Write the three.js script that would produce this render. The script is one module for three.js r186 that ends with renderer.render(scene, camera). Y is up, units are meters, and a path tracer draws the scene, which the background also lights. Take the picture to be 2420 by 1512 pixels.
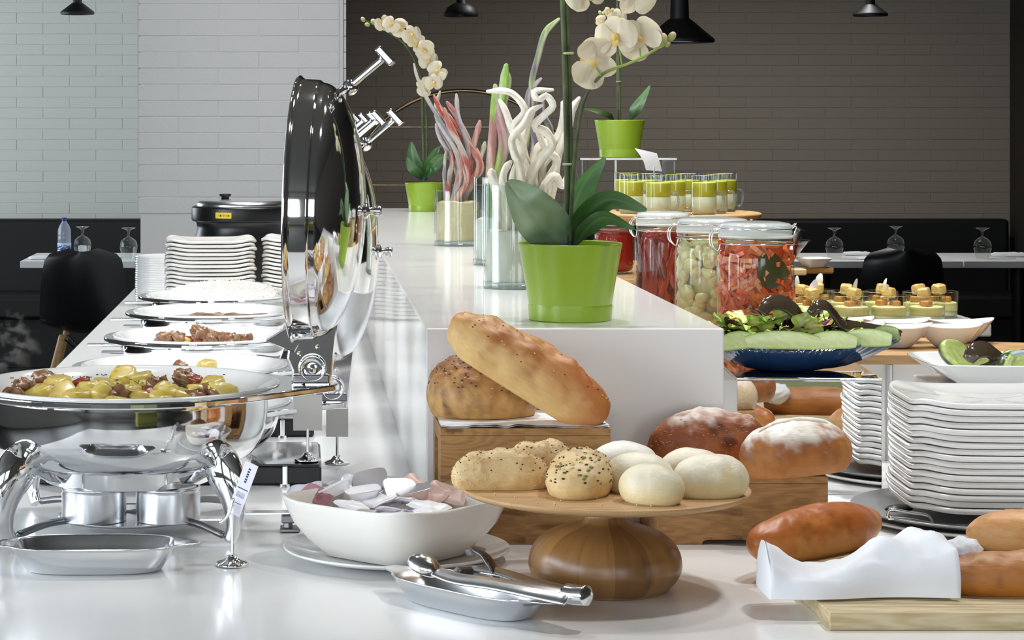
import * as THREE from 'three';
import { RoundedBoxGeometry } from 'three/addons/geometries/RoundedBoxGeometry.js';
import { mergeGeometries } from 'three/addons/utils/BufferGeometryUtils.js';
import { ImprovedNoise } from 'three/addons/math/ImprovedNoise.js';
import { RectAreaLightUniformsLib } from 'three/addons/lights/RectAreaLightUniformsLib.js';

// ---------------------------------------------------------------- camera, light, exposure
const scene = new THREE.Scene();
scene.background = new THREE.Color(0.02, 0.02, 0.022);
const F = 5400, PX = 712, PY = 287, EYE = 1.52;          // focal length in picture widths of 2420, centre of the shifted lens, eye height
const camera = new THREE.PerspectiveCamera(2 * Math.atan(756 / F) * 180 / Math.PI, 2420 / 1512, 0.1, 60);
camera.position.set(0, EYE, 0);
camera.lookAt(0, EYE, -5);
camera.setViewOffset(2420, 1512, 1210 - PX, 756 - PY, 2420, 1512);
camera.updateProjectionMatrix();
scene.add(camera);
const renderer = new THREE.WebGLRenderer({ antialias: true });
renderer.toneMapping = THREE.LinearToneMapping;
renderer.toneMappingExposure = 0.84;
renderer.shadowMap.enabled = true;
RectAreaLightUniformsLib.init();
const LIGHT = { leftWindow: 7.4, farWindow: 4.5, frontWindow: 4.0, spot: 9.8, leftSpot: 3.2, wallSpot: 10, paneLeft: 2.2, paneFar: 2.0, paneFront: 1.3, lamp: 3.0 };

// ---------------------------------------------------------------- helpers
const V = (x, y, z) => new THREE.Vector3(x, y, z);
let seed = 20240;
const nth = k => ['topmost', 'second', 'third', 'fourth', 'fifth', 'sixth', 'seventh', 'eighth', 'ninth', 'tenth', 'eleventh', 'twelfth', 'thirteenth', 'fourteenth', 'fifteenth', 'sixteenth', 'seventeenth', 'eighteenth', 'nineteenth', 'twentieth', 'lowest'][k];
const rnd = () => { seed = (seed + 0x6D2B79F5) | 0; let t = Math.imul(seed ^ (seed >>> 15), 1 | seed); t = (t + Math.imul(t ^ (t >>> 7), 61 | t)) ^ t; return ((t ^ (t >>> 14)) >>> 0) / 4294967296; };
const rr = (a, b) => a + (b - a) * rnd();
const noise = new ImprovedNoise();
const fbm = (x, y, z, o = 4) => { let a = 0, w = 1, s = 1; for (let i = 0; i < o; i++) { a += w * noise.noise(x * s + i * 7.3, y * s, z * s); s *= 2.03; w *= 0.5; } return a; };
const clamp = (v, a = 0, b = 1) => Math.min(b, Math.max(a, v));
const smooth = (a, b, x) => { const t = clamp((x - a) / (b - a)); return t * t * (3 - 2 * t); };
const CT = 0.90, RT = 1.20;                               // worktop and riser heights
const at = (px, py, z) => V((px - PX) * z / F, EYE - (py - PY) * z / F, -z);   // a point seen at (px, py), z metres away
const used = {};
const numbered = n => { const k = used[n] = (used[n] ?? -1) + 1; return k ? n + '_' + String(k).padStart(3, '0') : n; };
function prep(o) { o.traverse(c => { if (c.isMesh) { c.castShadow = true; c.receiveShadow = true; } }); return o; }
function tag(o, label, category, group) { o.userData = { label, category }; if (group) o.userData.group = group; return o; }
function thing(name, label, category, pos = [0, 0, 0], turn = 0, group) {
  const o = new THREE.Group(); o.name = numbered(name); o.position.set(...pos); o.rotation.y = turn; scene.add(o);
  return tag(o, label, category, group);
}
function part(parent, name, geo, mat, pos, rot, extra) {
  const m = new THREE.Mesh(geo, mat); m.name = name; if (pos) m.position.set(...pos); if (rot) m.rotation.set(...rot);
  if (extra) Object.assign(m.userData, extra);
  parent.add(m); prep(m); return m;
}
function single(name, geo, mat, label, category, group, pos, rot) {
  const m = new THREE.Mesh(geo, mat); m.name = numbered(name); if (pos) m.position.set(...pos); if (rot) m.rotation.set(...rot);
  scene.add(m); prep(m); return tag(m, label, category, group);
}
function stuff(name, geo, mat, label, category, pos) { const m = single(name, geo, mat, label, category, null, pos); m.userData.kind = 'stuff'; return m; }
function struct(name, geo, mat, pos, parent) {
  const m = new THREE.Mesh(geo, mat); m.name = parent ? name : numbered(name); if (pos) m.position.set(...pos);
  (parent || scene).add(m); prep(m); if (!parent) m.userData.kind = 'structure'; return m;
}
function dup(o, label, group) {
  const c = o.clone(); c.name = numbered(o.name.replace(/_\d{3}$/, '')); c.userData = { ...o.userData };
  if (label) c.userData.label = label; if (group) c.userData.group = group; scene.add(c); return c;
}
// geometry
const box = (w, h, d, r = 0.002, s = 2) => new RoundedBoxGeometry(w, h, d, s, Math.min(r, w / 2.01, h / 2.01, d / 2.01));
const boxAt = (x0, x1, y0, y1, z0, z1, r) => box(x1 - x0, y1 - y0, z1 - z0, r).translate((x0 + x1) / 2, (y0 + y1) / 2, (z0 + z1) / 2);
const plain = g => { const n = g.index ? g.toNonIndexed() : g.clone(); for (const k of Object.keys(n.attributes)) if (!['position', 'normal', 'uv'].includes(k)) n.deleteAttribute(k); if (!n.attributes.uv) n.setAttribute('uv', new THREE.BufferAttribute(new Float32Array(n.attributes.position.count * 2), 2)); return n; };
const merge = list => mergeGeometries(list.map(plain));
const lathe = (pts, seg = 48) => new THREE.LatheGeometry(pts.map(p => new THREE.Vector2(Math.max(p[0], 0.00001), p[1])), seg);
const cyl = (r0, r1, h, seg = 32) => new THREE.CylinderGeometry(r0, r1, h, seg);
function uvBox(g, s = 1, swap = false) {                  // uv in metres, by the way each corner faces
  const p = g.attributes.position, n = g.attributes.normal, uv = new Float32Array(p.count * 2);
  for (let i = 0; i < p.count; i++) {
    const ax = Math.abs(n.getX(i)), ay = Math.abs(n.getY(i)), az = Math.abs(n.getZ(i));
    let u, v;
    if (ay >= ax && ay >= az) { u = p.getX(i); v = p.getZ(i); } else if (az >= ax) { u = p.getX(i); v = p.getY(i); } else { u = p.getZ(i); v = p.getY(i); }
    if (swap) [u, v] = [v, u];
    uv[2 * i] = u * s; uv[2 * i + 1] = v * s;
  }
  g.setAttribute('uv', new THREE.BufferAttribute(uv, 2)); return g;
}
const circle = t => [Math.cos(t), Math.sin(t)];
const superE = (n, sx = 1, sz = 1) => t => { const c = Math.cos(t), s = Math.sin(t); return [Math.sign(c) * Math.pow(Math.abs(c), 2 / n) * sx, Math.sign(s) * Math.pow(Math.abs(s), 2 / n) * sz]; };
// rings of an outline: profile rows are [scale, height]; the first and last may be 0 to close the body
function loft(profile, plan, seg = 64, warp) {
  const pos = [], idx = [], uv = [], rows = profile.length;
  for (let i = 0; i < rows; i++) for (let j = 0; j <= seg; j++) {
    const t = j / seg * Math.PI * 2, [x, z] = plan(t), [s, y] = profile[i];
    let q = [x * s, y, z * s]; if (warp) q = warp(q, s, t, i);
    pos.push(...q); uv.push(j / seg, i / (rows - 1));
  }
  for (let i = 0; i < rows - 1; i++) for (let j = 0; j < seg; j++) { const a = i * (seg + 1) + j, b = a + seg + 1; idx.push(a, b, a + 1, b, b + 1, a + 1); }
  const g = new THREE.BufferGeometry();
  g.setAttribute('position', new THREE.Float32BufferAttribute(pos, 3)); g.setAttribute('uv', new THREE.Float32BufferAttribute(uv, 2)); g.setIndex(idx); g.computeVertexNormals();
  const n = g.attributes.normal;                           // one normal along the seam
  for (let i = 0; i < rows; i++) { const a = i * (seg + 1), b = a + seg, x = n.getX(a) + n.getX(b), y = n.getY(a) + n.getY(b), z = n.getZ(a) + n.getZ(b), l = Math.hypot(x, y, z) || 1; n.setXYZ(a, x / l, y / l, z / l); n.setXYZ(b, x / l, y / l, z / l); }
  return g;
}
// a round body swept along points; rad(t) is its radius, flat squeezes it, colour(t, angle, point) paints it
function sweep(points, rad, o = {}) {
  const { seg = 40, ring = 10, flat = 1, colour, lobes = 0, twist = 0, up } = o;
  const curve = new THREE.CatmullRomCurve3(points, false, 'centripetal'), pos = [], idx = [], col = [], uv = [];
  const fr = curve.computeFrenetFrames(seg, false), R = typeof rad === 'function' ? rad : () => rad;
  for (let i = 0; i <= seg; i++) {
    const t = i / seg, p = curve.getPointAt(t);
    let N = fr.normals[i], B = fr.binormals[i];
    if (up) { const T = fr.tangents[i]; B = T.clone().cross(up).normalize(); N = B.clone().cross(T).normalize(); }
    for (let j = 0; j <= ring; j++) {
      const a = j / ring * Math.PI * 2, k = R(t) * (1 + lobes * Math.cos(3 * a + twist * t));
      const q = p.clone().addScaledVector(N, Math.cos(a) * k * flat).addScaledVector(B, Math.sin(a) * k);
      pos.push(q.x, q.y, q.z); uv.push(j / ring, t); if (colour) col.push(...colour(t, a, q));
    }
  }
  for (let i = 0; i < seg; i++) for (let j = 0; j < ring; j++) { const a = i * (ring + 1) + j, b = a + ring + 1; idx.push(a, a + 1, b, b, a + 1, b + 1); }
  for (const [i, s] of [[0, 1], [seg, -1]]) {
    const c = pos.length / 3, p = curve.getPointAt(i / seg), e = fr.tangents[i].clone().multiplyScalar(-s * R(i / seg) * 0.6 * Math.min(flat, 1)).add(p);
    pos.push(e.x, e.y, e.z); uv.push(0, i / seg); if (colour) col.push(...colour(i / seg, 0, e));
    for (let j = 0; j < ring; j++) { const a = i * (ring + 1) + j; s > 0 ? idx.push(c, a + 1, a) : idx.push(c, a, a + 1); }
  }
  const g = new THREE.BufferGeometry();
  g.setAttribute('position', new THREE.Float32BufferAttribute(pos, 3)); g.setAttribute('uv', new THREE.Float32BufferAttribute(uv, 2));
  if (colour) g.setAttribute('color', new THREE.Float32BufferAttribute(col, 3));
  g.setIndex(idx); g.computeVertexNormals(); return g;
}
const pts = list => list.map(p => V(...p));
function poly(list, depth, bevel = 0.001) {               // outline in x, y pushed along z, centred on it
  const s = new THREE.Shape(list.map(p => new THREE.Vector2(...p)));
  return new THREE.ExtrudeGeometry(s, { depth: depth - 2 * bevel, bevelEnabled: true, bevelThickness: bevel, bevelSize: bevel, bevelSegments: 2, curveSegments: 24 }).translate(0, 0, -depth / 2 + bevel);
}
const lin = h => { const c = new THREE.Color(h); return [c.r, c.g, c.b]; };
const mix3 = (a, b, t) => [a[0] + (b[0] - a[0]) * t, a[1] + (b[1] - a[1]) * t, a[2] + (b[2] - a[2]) * t];
// a body from a sphere, its shape and colour given by fn(unit direction) -> [x, y, z, colour?]
function ball(fn, nu = 28, nv = 18) {
  const pos = [], col = [], idx = [], uv = [];
  for (let i = 0; i <= nv; i++) for (let j = 0; j <= nu; j++) {
    const v = i / nv * Math.PI, u = j / nu * Math.PI * 2;
    const r = fn(Math.sin(v) * Math.cos(u), Math.cos(v), Math.sin(v) * Math.sin(u));
    pos.push(r[0], r[1], r[2]); uv.push(j / nu, i / nv); if (r[3]) col.push(...r[3]);
  }
  for (let i = 0; i < nv; i++) for (let j = 0; j < nu; j++) { const a = i * (nu + 1) + j, b = a + nu + 1; idx.push(a, a + 1, b, b, a + 1, b + 1); }
  const g = new THREE.BufferGeometry(); g.setAttribute('position', new THREE.Float32BufferAttribute(pos, 3)); g.setAttribute('uv', new THREE.Float32BufferAttribute(uv, 2));
  if (col.length) g.setAttribute('color', new THREE.Float32BufferAttribute(col, 3));
  g.setIndex(idx); g.computeVertexNormals();
  const n = g.attributes.normal;
  for (let i = 0; i <= nv; i++) { const a = i * (nu + 1), b = a + nu, x = n.getX(a) + n.getX(b), y = n.getY(a) + n.getY(b), z = n.getZ(a) + n.getZ(b), l = Math.hypot(x, y, z) || 1; n.setXYZ(a, x / l, y / l, z / l); n.setXYZ(b, x / l, y / l, z / l); }
  return g;
}
// a leaf or petal: an outline width(t) along a spine with a fold, thick enough to have two sides
function blade(spine, width, side, o = {}) {
  const { seg = 20, across = 6, thick = 0.0012, fold = 0, wave = 0, colour } = o;
  const curve = new THREE.CatmullRomCurve3(spine), pos = [], idx = [], col = [], S = side.clone().normalize(), n1 = (across + 1) * (seg + 1);
  for (const f of [1, -1]) for (let i = 0; i <= seg; i++) {
    const t = i / seg, p = curve.getPoint(t), T = curve.getTangent(t), N = T.clone().cross(S).normalize(), B = N.clone().cross(T).normalize();
    for (let j = 0; j <= across; j++) {
      const k = j / across * 2 - 1, w = width(t) * k;
      const q = p.clone().addScaledVector(B, w).addScaledVector(N, fold * Math.abs(k) * width(t) + wave * Math.sin(t * 19 + k * 2) * Math.abs(k) * width(t) + f * thick / 2 * (1 - k * k * 0.8));
      pos.push(q.x, q.y, q.z); if (colour) col.push(...colour(t, k, f, q));
    }
  }
  for (let f = 0; f < 2; f++) for (let i = 0; i < seg; i++) for (let j = 0; j < across; j++) { const a = f * n1 + i * (across + 1) + j, b = a + across + 1; f ? idx.push(a, a + 1, b, b, a + 1, b + 1) : idx.push(a, b, a + 1, b, b + 1, a + 1); }
  const g = new THREE.BufferGeometry(); g.setAttribute('position', new THREE.Float32BufferAttribute(pos, 3)); if (colour) g.setAttribute('color', new THREE.Float32BufferAttribute(col, 3));
  g.setIndex(idx); g.computeVertexNormals(); return g;
}
// ---------------------------------------------------------------- textures and materials
function texture(w, h, fn, srgb = true) {
  const d = new Uint8Array(w * h * 4);
  for (let y = 0; y < h; y++) for (let x = 0; x < w; x++) { const c = fn(x / w, y / h, x, y), i = (y * w + x) * 4; d[i] = c[0]; d[i + 1] = c[1]; d[i + 2] = c[2]; d[i + 3] = 255; }
  const t = new THREE.DataTexture(d, w, h); t.wrapS = t.wrapT = THREE.RepeatWrapping; t.magFilter = THREE.LinearFilter; t.minFilter = THREE.LinearMipmapLinearFilter; t.generateMipmaps = true;
  if (srgb) t.colorSpace = THREE.SRGBColorSpace; t.needsUpdate = true; return t;
}
function woodTexture(a, b, c, stretch, rings, knots = []) {
  const A = [a >> 16, a >> 8 & 255, a & 255], B = [b >> 16, b >> 8 & 255, b & 255], C = [c >> 16, c >> 8 & 255, c & 255];
  return texture(512, 512, (u, v) => {
    let kx = 0, dark = 0;
    for (const [ku, kv, kr] of knots) { const d = Math.hypot((u - ku) * 1.0, (v - kv) * 1.6); kx += Math.exp(-d * d / (kr * kr * 6)) * 0.9; dark = Math.max(dark, smooth(kr, kr * 0.45, d + 0.02 * fbm(u * 30, v * 30, 2))); }
    const w = fbm(u * 2, v * stretch, 0.5, 5), g = 0.5 + 0.5 * Math.sin((v * rings + w * 2.2 + kx * 5) * 6.283);
    const f = fbm(u * 12, v * 170, 3.3, 3);
    let q = mix3(A, B, clamp(g * 0.7 + f * 0.5)); q = mix3(q, C, clamp(smooth(0.25, 0.75, fbm(u * 3 + 9, v * stretch * 2.5, 4.4, 4)) * 0.7 + dark * 0.85));
    return q;
  });
}
const std = (color, roughness, o = {}) => new THREE.MeshStandardMaterial({ color, roughness, ...o });
const phys = (color, roughness, o = {}) => new THREE.MeshPhysicalMaterial({ color, roughness, ...o });
const bumpTex = texture(512, 512, (u, v) => { const n = 128 + 60 * fbm(u * 24, v * 24, 1.5, 4) + 30 * fbm(u * 90, v * 90, 5, 2); return [n, n, n]; }, false);
const M = {};
M.solid = phys(0xf1f1f0, 0.3, { clearcoat: 0.5, clearcoatRoughness: 0.12 });
M.solidRiser = phys(0xefeeec, 0.26, { clearcoat: 0.6, clearcoatRoughness: 0.08 });
M.chrome = std(new THREE.Color(0.86, 0.865, 0.87), 0.06, { metalness: 1 });
M.chromeSoft = std(new THREE.Color(0.8, 0.81, 0.82), 0.17, { metalness: 1 });
M.steel = std(new THREE.Color(0.74, 0.75, 0.77), 0.27, { metalness: 1 });
M.darkMetal = std(new THREE.Color(0.22, 0.22, 0.23), 0.3, { metalness: 1 });
M.brass = std(new THREE.Color(0.62, 0.46, 0.27), 0.25, { metalness: 1 });
M.mirror = std(new THREE.Color(0.88, 0.89, 0.9), 0.015, { metalness: 1 });
M.ceramic = phys(0xeeeeec, 0.14, { clearcoat: 0.6, clearcoatRoughness: 0.05 });
M.ceramicWarm = phys(0xeae6df, 0.2, { clearcoat: 0.5, clearcoatRoughness: 0.08 });
M.paper = std(0xf2f2f4, 0.8);
M.cloth = std(0xf0f1f5, 0.95, { bumpMap: bumpTex, bumpScale: 0.0004 });
M.black = std(0x0b0b0c, 0.55);
M.blackSheen = std(0x141416, 0.32);
M.blackGloss = phys(0x0b0b0d, 0.12, { clearcoat: 1, clearcoatRoughness: 0.05 });
M.lampBlack = std(0x0d0d0e, 0.5);
M.glass = phys(0xf4f8f6, 0.02, { transmission: 1, thickness: 0, ior: 1.55 });
M.glassEdge = phys(0xd2dcd8, 0.03, { transmission: 0.8, thickness: 0, ior: 1.5 });
M.acrylic = phys(0xf3f6f6, 0.03, { transmission: 1, thickness: 0, ior: 1.5 });
M.potGreen = phys(0x90b02c, 0.3, { clearcoat: 0.25, clearcoatRoughness: 0.25 });
M.sand = std(0xd9d0bd, 0.95, { bumpMap: bumpTex, bumpScale: 0.002 });
M.soil = std(0x2a2018, 1, { bumpMap: bumpTex, bumpScale: 0.004 });
M.vc = std(0xffffff, 0.6, { vertexColors: true });
M.vcBread = phys(0xffffff, 0.55, { vertexColors: true, bumpMap: bumpTex, bumpScale: 0.0008, clearcoat: 0.18, clearcoatRoughness: 0.35 });
M.vcWet = phys(0xffffff, 0.3, { vertexColors: true, clearcoat: 0.4, clearcoatRoughness: 0.2 });
M.vcLeaf = phys(0xffffff, 0.38, { vertexColors: true, clearcoat: 0.35, clearcoatRoughness: 0.25 });
M.petal = phys(0xf3ead2, 0.75, { transmission: 0.3, thickness: 0 });
const woodCrate = woodTexture(0xae8450, 0x93693a, 0x664420, 7, 5, [[0.72, 0.45, 0.06], [0.2, 0.8, 0.03]]);
const woodLight = woodTexture(0xd8bf9a, 0xc7a67a, 0xae8a5e, 9, 6);
const woodBoard = woodTexture(0xd3c29b, 0xb9a37b, 0x96805a, 14, 9);
M.crate = std(0xffffff, 0.6, { map: woodCrate, bumpMap: woodCrate, bumpScale: 0.0004 });
M.woodLight = std(0xe9d6bc, 0.5, { map: woodLight });
M.board = std(0xffffff, 0.62, { map: woodBoard });
const staveTex = texture(1024, 256, (u, v) => {
  const k = Math.floor(u * 13), tone = [0.05, 0.62, 0.2, 0.85, 0.35, 0.1, 0.7, 0.3, 0.5, 0.15, 0.75, 0.4, 0.6][k % 13];
  const g = fbm(u * 40, v * 1.2, k, 3) * 0.28, e = Math.abs((u * 13) % 1 - 0.5) > 0.49 ? 0.22 : 0;
  return mix3(mix3([122, 84, 46], [160, 118, 68], clamp(tone + g)), [70, 44, 22], clamp(e + smooth(0.3, 0.9, fbm(u * 24, v * 1.5, 8, 3)) * 0.3));
});
M.stave = phys(0xffffff, 0.34, { map: staveTex, clearcoat: 0.3, clearcoatRoughness: 0.25 });
// ---------------------------------------------------------------- the room
const ROOM = { x0: -4.2, x1: 4.56, z0: -14.7, z1: 3.6, h: 3.4 };
const floorTex = texture(256, 256, (u, v) => { const n = 34 + 16 * fbm(u * 8, v * 8, 2, 5) + 10 * fbm(u * 60, v * 60, 3, 2); return [n * 1.02, n * 0.99, n * 0.92]; });
M.floor = std(0xffffff, 0.55, { map: floorTex });
M.ceiling = std(0x5a5854, 0.9);
M.wallWhite = std(0xd2d4ce, 0.85, { bumpMap: bumpTex, bumpScale: 0.0012 });
M.wallTaupe = std(0xa1978a, 0.85, { bumpMap: bumpTex, bumpScale: 0.0012 });
M.wallDark = std(0x3a332c, 0.8);
M.wallGrey = std(0x8f8c86, 0.85);
M.pillar = std(0xe9e8e6, 0.8, { bumpMap: bumpTex, bumpScale: 0.0012 });
struct('floor', uvBox(boxAt(ROOM.x0 - 0.2, ROOM.x1 + 0.2, -0.2, 0, ROOM.z0 - 0.3, ROOM.z1 + 0.2, 0.001), 0.5), M.floor);
struct('ceiling', boxAt(ROOM.x0 - 0.2, ROOM.x1 + 0.2, ROOM.h, ROOM.h + 0.2, ROOM.z0 - 0.3, ROOM.z1 + 0.2, 0.001), M.ceiling);
const BW = 0.34, BH = 0.068;
const brickGeo = [0, 1, 2].map(k => uvBox(box(BW - 0.0022 - k * 0.0006, BH - 0.0014, 0.024, 0.003), 3));
const brickHalf = uvBox(box(BW / 2 - 0.0022, BH - 0.0014, 0.024, 0.003), 3);
function bricks(wall, x0, x1, y0, y1, z, mat, off = 0) {     // painted bricks, a few millimetres proud of their joints
  let row = off;
  for (let y = y0; y < y1 - 0.01; y += BH, row++) for (let x = x0 - (row % 2 ? BW / 2 : 0); x < x1 - 0.01; x += BW) {
    let g = brickGeo[Math.floor(rnd() * 3)], cx = x + BW / 2;
    if (x < x0 - 0.01) { g = brickHalf; cx = x0 + BW / 4; } else if (x + BW > x1 + 0.01) { if (x + BW / 2 > x1 + 0.01) continue; g = brickHalf; cx = x + BW / 4; }
    part(wall, 'brick', g, mat, [cx, y + BH / 2, z - 0.0092 + rr(-0.0006, 0.0006)], [rr(-0.003, 0.003), rr(-0.0015, 0.0015), 0]);
  }
}
// back wall: white paint left of the pillar, taupe paint right of it
const wl = struct('wall_back_left', boxAt(ROOM.x0 - 0.2, -0.3, 0, ROOM.h, ROOM.z0 - 0.2, ROOM.z0, 0.001), M.wallWhite);
bricks(wl, -2.34, -0.3, 0.86, 2.36, ROOM.z0, M.wallWhite);
const wr = struct('wall_back_right', boxAt(-0.3, ROOM.x1 + 0.2, 0, ROOM.h, ROOM.z0 - 0.2, ROOM.z0, 0.001), M.wallTaupe);
bricks(wr, 0.14, 0.14 + BW * 13, 0.86, 2.36, ROOM.z0, M.wallTaupe, 1);
struct('wall_right', boxAt(ROOM.x1, ROOM.x1 + 0.2, 0, ROOM.h, ROOM.z0 - 0.2, ROOM.z1 + 0.2, 0.001), M.wallDark);
// brick pillar, the near end of a stub wall that runs to the back wall, at the far end of the buffet
const pil = struct('pillar', boxAt(-0.678, 0.177, 0, ROOM.h, ROOM.z0 + 0.002, -9.635, 0.002), M.pillar);
bricks(pil, -0.688, 0.187, 1.132, 2.22, -9.635, M.pillar);
for (let k = 0; k < 16; k++) for (const [sx, xx] of [[-1, -0.678], [1, 0.177]]) part(pil, 'brick', brickHalf, M.pillar, [xx + sx * 0.001, 1.132 + (k + 0.5) * BH, -9.635 - 0.09 - 0.0012 * (k % 3)], [0, Math.PI / 2, 0]);
// left wall and wall behind the viewer, built round their window openings
function windowWall(name, frame, length, openings, toWorld) {      // along u from 0 to length; opening rows are [u0, u1, y0, y1]
  const pieces = []; let u = 0;
  const put = (u0, u1, y0, y1) => { if (u1 - u0 > 0.001 && y1 - y0 > 0.001) pieces.push(boxAt(u0, u1, y0, y1, -0.2, 0, 0.001)); };
  for (const [u0, u1, y0, y1] of openings) { put(u, u0, 0, ROOM.h); put(u0, u1, 0, y0); put(u0, u1, y1, ROOM.h); u = u1; }
  put(u, length, 0, ROOM.h);
  const w = struct(name, merge(pieces), M.wallGrey); toWorld(w); return w;
}
M.frame = std(0x2c2c2e, 0.5);
M.paneLeft = std(0x101010, 0.4, { emissive: new THREE.Color(0.93, 0.97, 1.0), emissiveIntensity: LIGHT.paneLeft });
M.paneFar = std(0x101010, 0.4, { emissive: new THREE.Color(0.95, 0.97, 0.97), emissiveIntensity: LIGHT.paneFar });
M.paneFront = std(0x101010, 0.4, { emissive: new THREE.Color(0.92, 0.97, 1.0), emissiveIntensity: LIGHT.paneFront });
let windowCount = 0;
function windowIn(u0, u1, y0, y1, toWorld, pane, power, bars, rgb) {
  const g = new THREE.Group(); g.name = 'window_' + (++windowCount); g.userData.kind = 'structure'; scene.add(g); toWorld(g);
  part(g, 'pane', boxAt(u0, u1, y0, y1, -0.15, -0.14, 0.001), pane);
  const f = []; for (const [a, b, c, d] of [[u0, u1, y0, y0 + 0.06], [u0, u1, y1 - 0.06, y1], [u0, u0 + 0.06, y0, y1], [u1 - 0.06, u1, y0, y1]]) f.push(boxAt(a, b, c, d, -0.16, -0.08, 0.004));
  part(g, 'window_frame', merge(f), M.frame);
  for (let k = 1; k < bars; k++) part(g, 'mullion', boxAt(u0 + (u1 - u0) * k / bars - 0.025, u0 + (u1 - u0) * k / bars + 0.025, y0 + 0.06, y1 - 0.06, -0.15, -0.09, 0.004), M.frame);
  const l = new THREE.RectAreaLight(new THREE.Color(...rgb), power, u1 - u0 - 0.1, y1 - y0 - 0.1); l.position.set((u0 + u1) / 2, (y0 + y1) / 2, -0.07); l.rotation.y = Math.PI; g.add(l); l.castShadow = true;
}
const leftWorld = o => { o.position.set(ROOM.x0, 0, ROOM.z1); o.rotation.y = Math.PI / 2; };          // u runs away from the viewer
const leftOpen = [[1.0, 4.4, 0.7, 2.9], [5.0, 8.6, 0.7, 2.9], [14.6, 17.7, 0.7, 2.9]];
windowWall('wall_left', null, ROOM.z1 - ROOM.z0, leftOpen, leftWorld);
leftOpen.forEach(([a, b, c, d], k) => windowIn(a, b, c, d, leftWorld, k < 2 ? M.paneLeft : M.paneFar, k < 2 ? LIGHT.leftWindow : LIGHT.farWindow, 3, [0.8, 0.9, 1.0]));
const frontWorld = o => { o.position.set(ROOM.x1, 0, ROOM.z1); o.rotation.y = Math.PI; };                // u runs from right to left
const frontOpen = [[1.0, 3.2, 0.8, 2.7], [4.0, 6.2, 0.8, 2.7], [6.7, 8.3, 0.8, 2.7]];
windowWall('wall_front', null, ROOM.x1 - ROOM.x0, frontOpen, frontWorld);
frontOpen.forEach(([a, b, c, d]) => windowIn(a, b, c, d, frontWorld, M.paneFront, LIGHT.frontWindow, 2, [0.87, 0.94, 1.0]));
// ceiling downlights over the buffet
M.lampFace = std(0x101010, 0.4, { emissive: new THREE.Color(1, 0.86, 0.7), emissiveIntensity: LIGHT.lamp });
const dl = thing('ceiling_downlight', 'small round recessed ceiling spotlight above the buffet', 'ceiling light', [0, ROOM.h, 0], 0, 'ceiling spotlights above the buffet');
part(dl, 'trim_ring', lathe([[0.045, 0.0], [0.06, 0.0], [0.062, -0.006], [0.05, -0.009], [0.045, 0.0]], 24), M.lampBlack);
part(dl, 'lamp_face', cyl(0.043, 0.043, 0.004, 24), M.lampFace, [0, -0.004, 0]);
const spots = [[-0.45, -4.2], [-0.45, -5.4], [-0.45, -6.6], [-0.45, -7.8], [0.43, -4.4], [0.43, -5.6], [0.43, -6.8], [0.43, -8.0], [1.3, -3.1], [1.3, -4.3], [1.3, -5.5], [1.3, -6.7], [-0.25, -8.75], [1.7, -12.7], [3.0, -12.7]];
spots.forEach(([x, z], k) => {
  const d = k ? dup(dl) : dl; d.position.set(x, ROOM.h, z);
  if (k > 12) { d.userData.label = k > 13 ? 'right ceiling spotlight washing the taupe back wall' : 'left ceiling spotlight washing the taupe back wall'; delete d.userData.group; }
  const s = new THREE.SpotLight(new THREE.Color(1, 0.995, 0.985), k > 12 ? LIGHT.wallSpot : k < 4 || k === 12 ? LIGHT.leftSpot * (k === 12 ? 1.7 : 1) : LIGHT.spot, 0, k > 12 ? 1.25 : 0.95, 0.8, 2); s.position.set(x, ROOM.h - 0.03, z); s.target.position.set(x, 0, z); s.castShadow = true; s.shadow.radius = 5; scene.add(s, s.target);
});
// ---------------------------------------------------------------- counter
const RX0 = 0.193, RX1 = 0.654, RZ0 = 3.534, RZ1 = 8.43;
const L = new THREE.Shape([[-0.62, 2.7], [2.4, 2.7], [2.4, 3.684], [0.66, 3.684], [0.66, 8.6], [-0.62, 8.6]].map(p => new THREE.Vector2(...p)));
const slab = (shape, y, t, b = 0.002) => new THREE.ExtrudeGeometry(shape, { depth: t - 2 * b, bevelEnabled: true, bevelThickness: b, bevelSize: b, bevelOffset: -b, bevelSegments: 2 }).rotateX(-Math.PI / 2).translate(0, y - t + b, 0);
single('countertop', slab(L, CT, 0.04), M.solid, 'long white buffet worktop that carries the chafing dishes and the breads', 'worktop');
single('countertop', boxAt(0.664, 2.4, CT - 0.04, CT, -4.252, -3.692, 0.002), M.solid, 'short white worktop piece between two dark joints beneath the plate stack', 'worktop');
single('countertop', boxAt(0.664, 1.24, CT - 0.04, CT, -8.6, -4.26, 0.002), M.solid, 'white worktop piece under the raised wooden shelf', 'worktop');
const cab = thing('buffet_cabinet', 'white panelled cabinet carrying the buffet worktop', 'cabinet', [0, 0, 0]);
part(cab, 'plinth', boxAt(-0.52, 1.15, 0, 0.1, -8.5, -2.8, 0.003), M.black);
part(cab, 'carcass', boxAt(-0.6, 1.22, 0.1, CT - 0.041, -8.58, -2.73, 0.004), M.solid); part(cab, 'carcass', boxAt(1.22, 2.38, 0.1, CT - 0.041, -4.24, -2.73, 0.004), M.solid);
const ris = single('riser_block', boxAt(RX0, RX1, CT, RT, -RZ1, -RZ0, 0.003), M.solidRiser, 'long white raised block running down the middle of the buffet', 'buffet riser');
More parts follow.
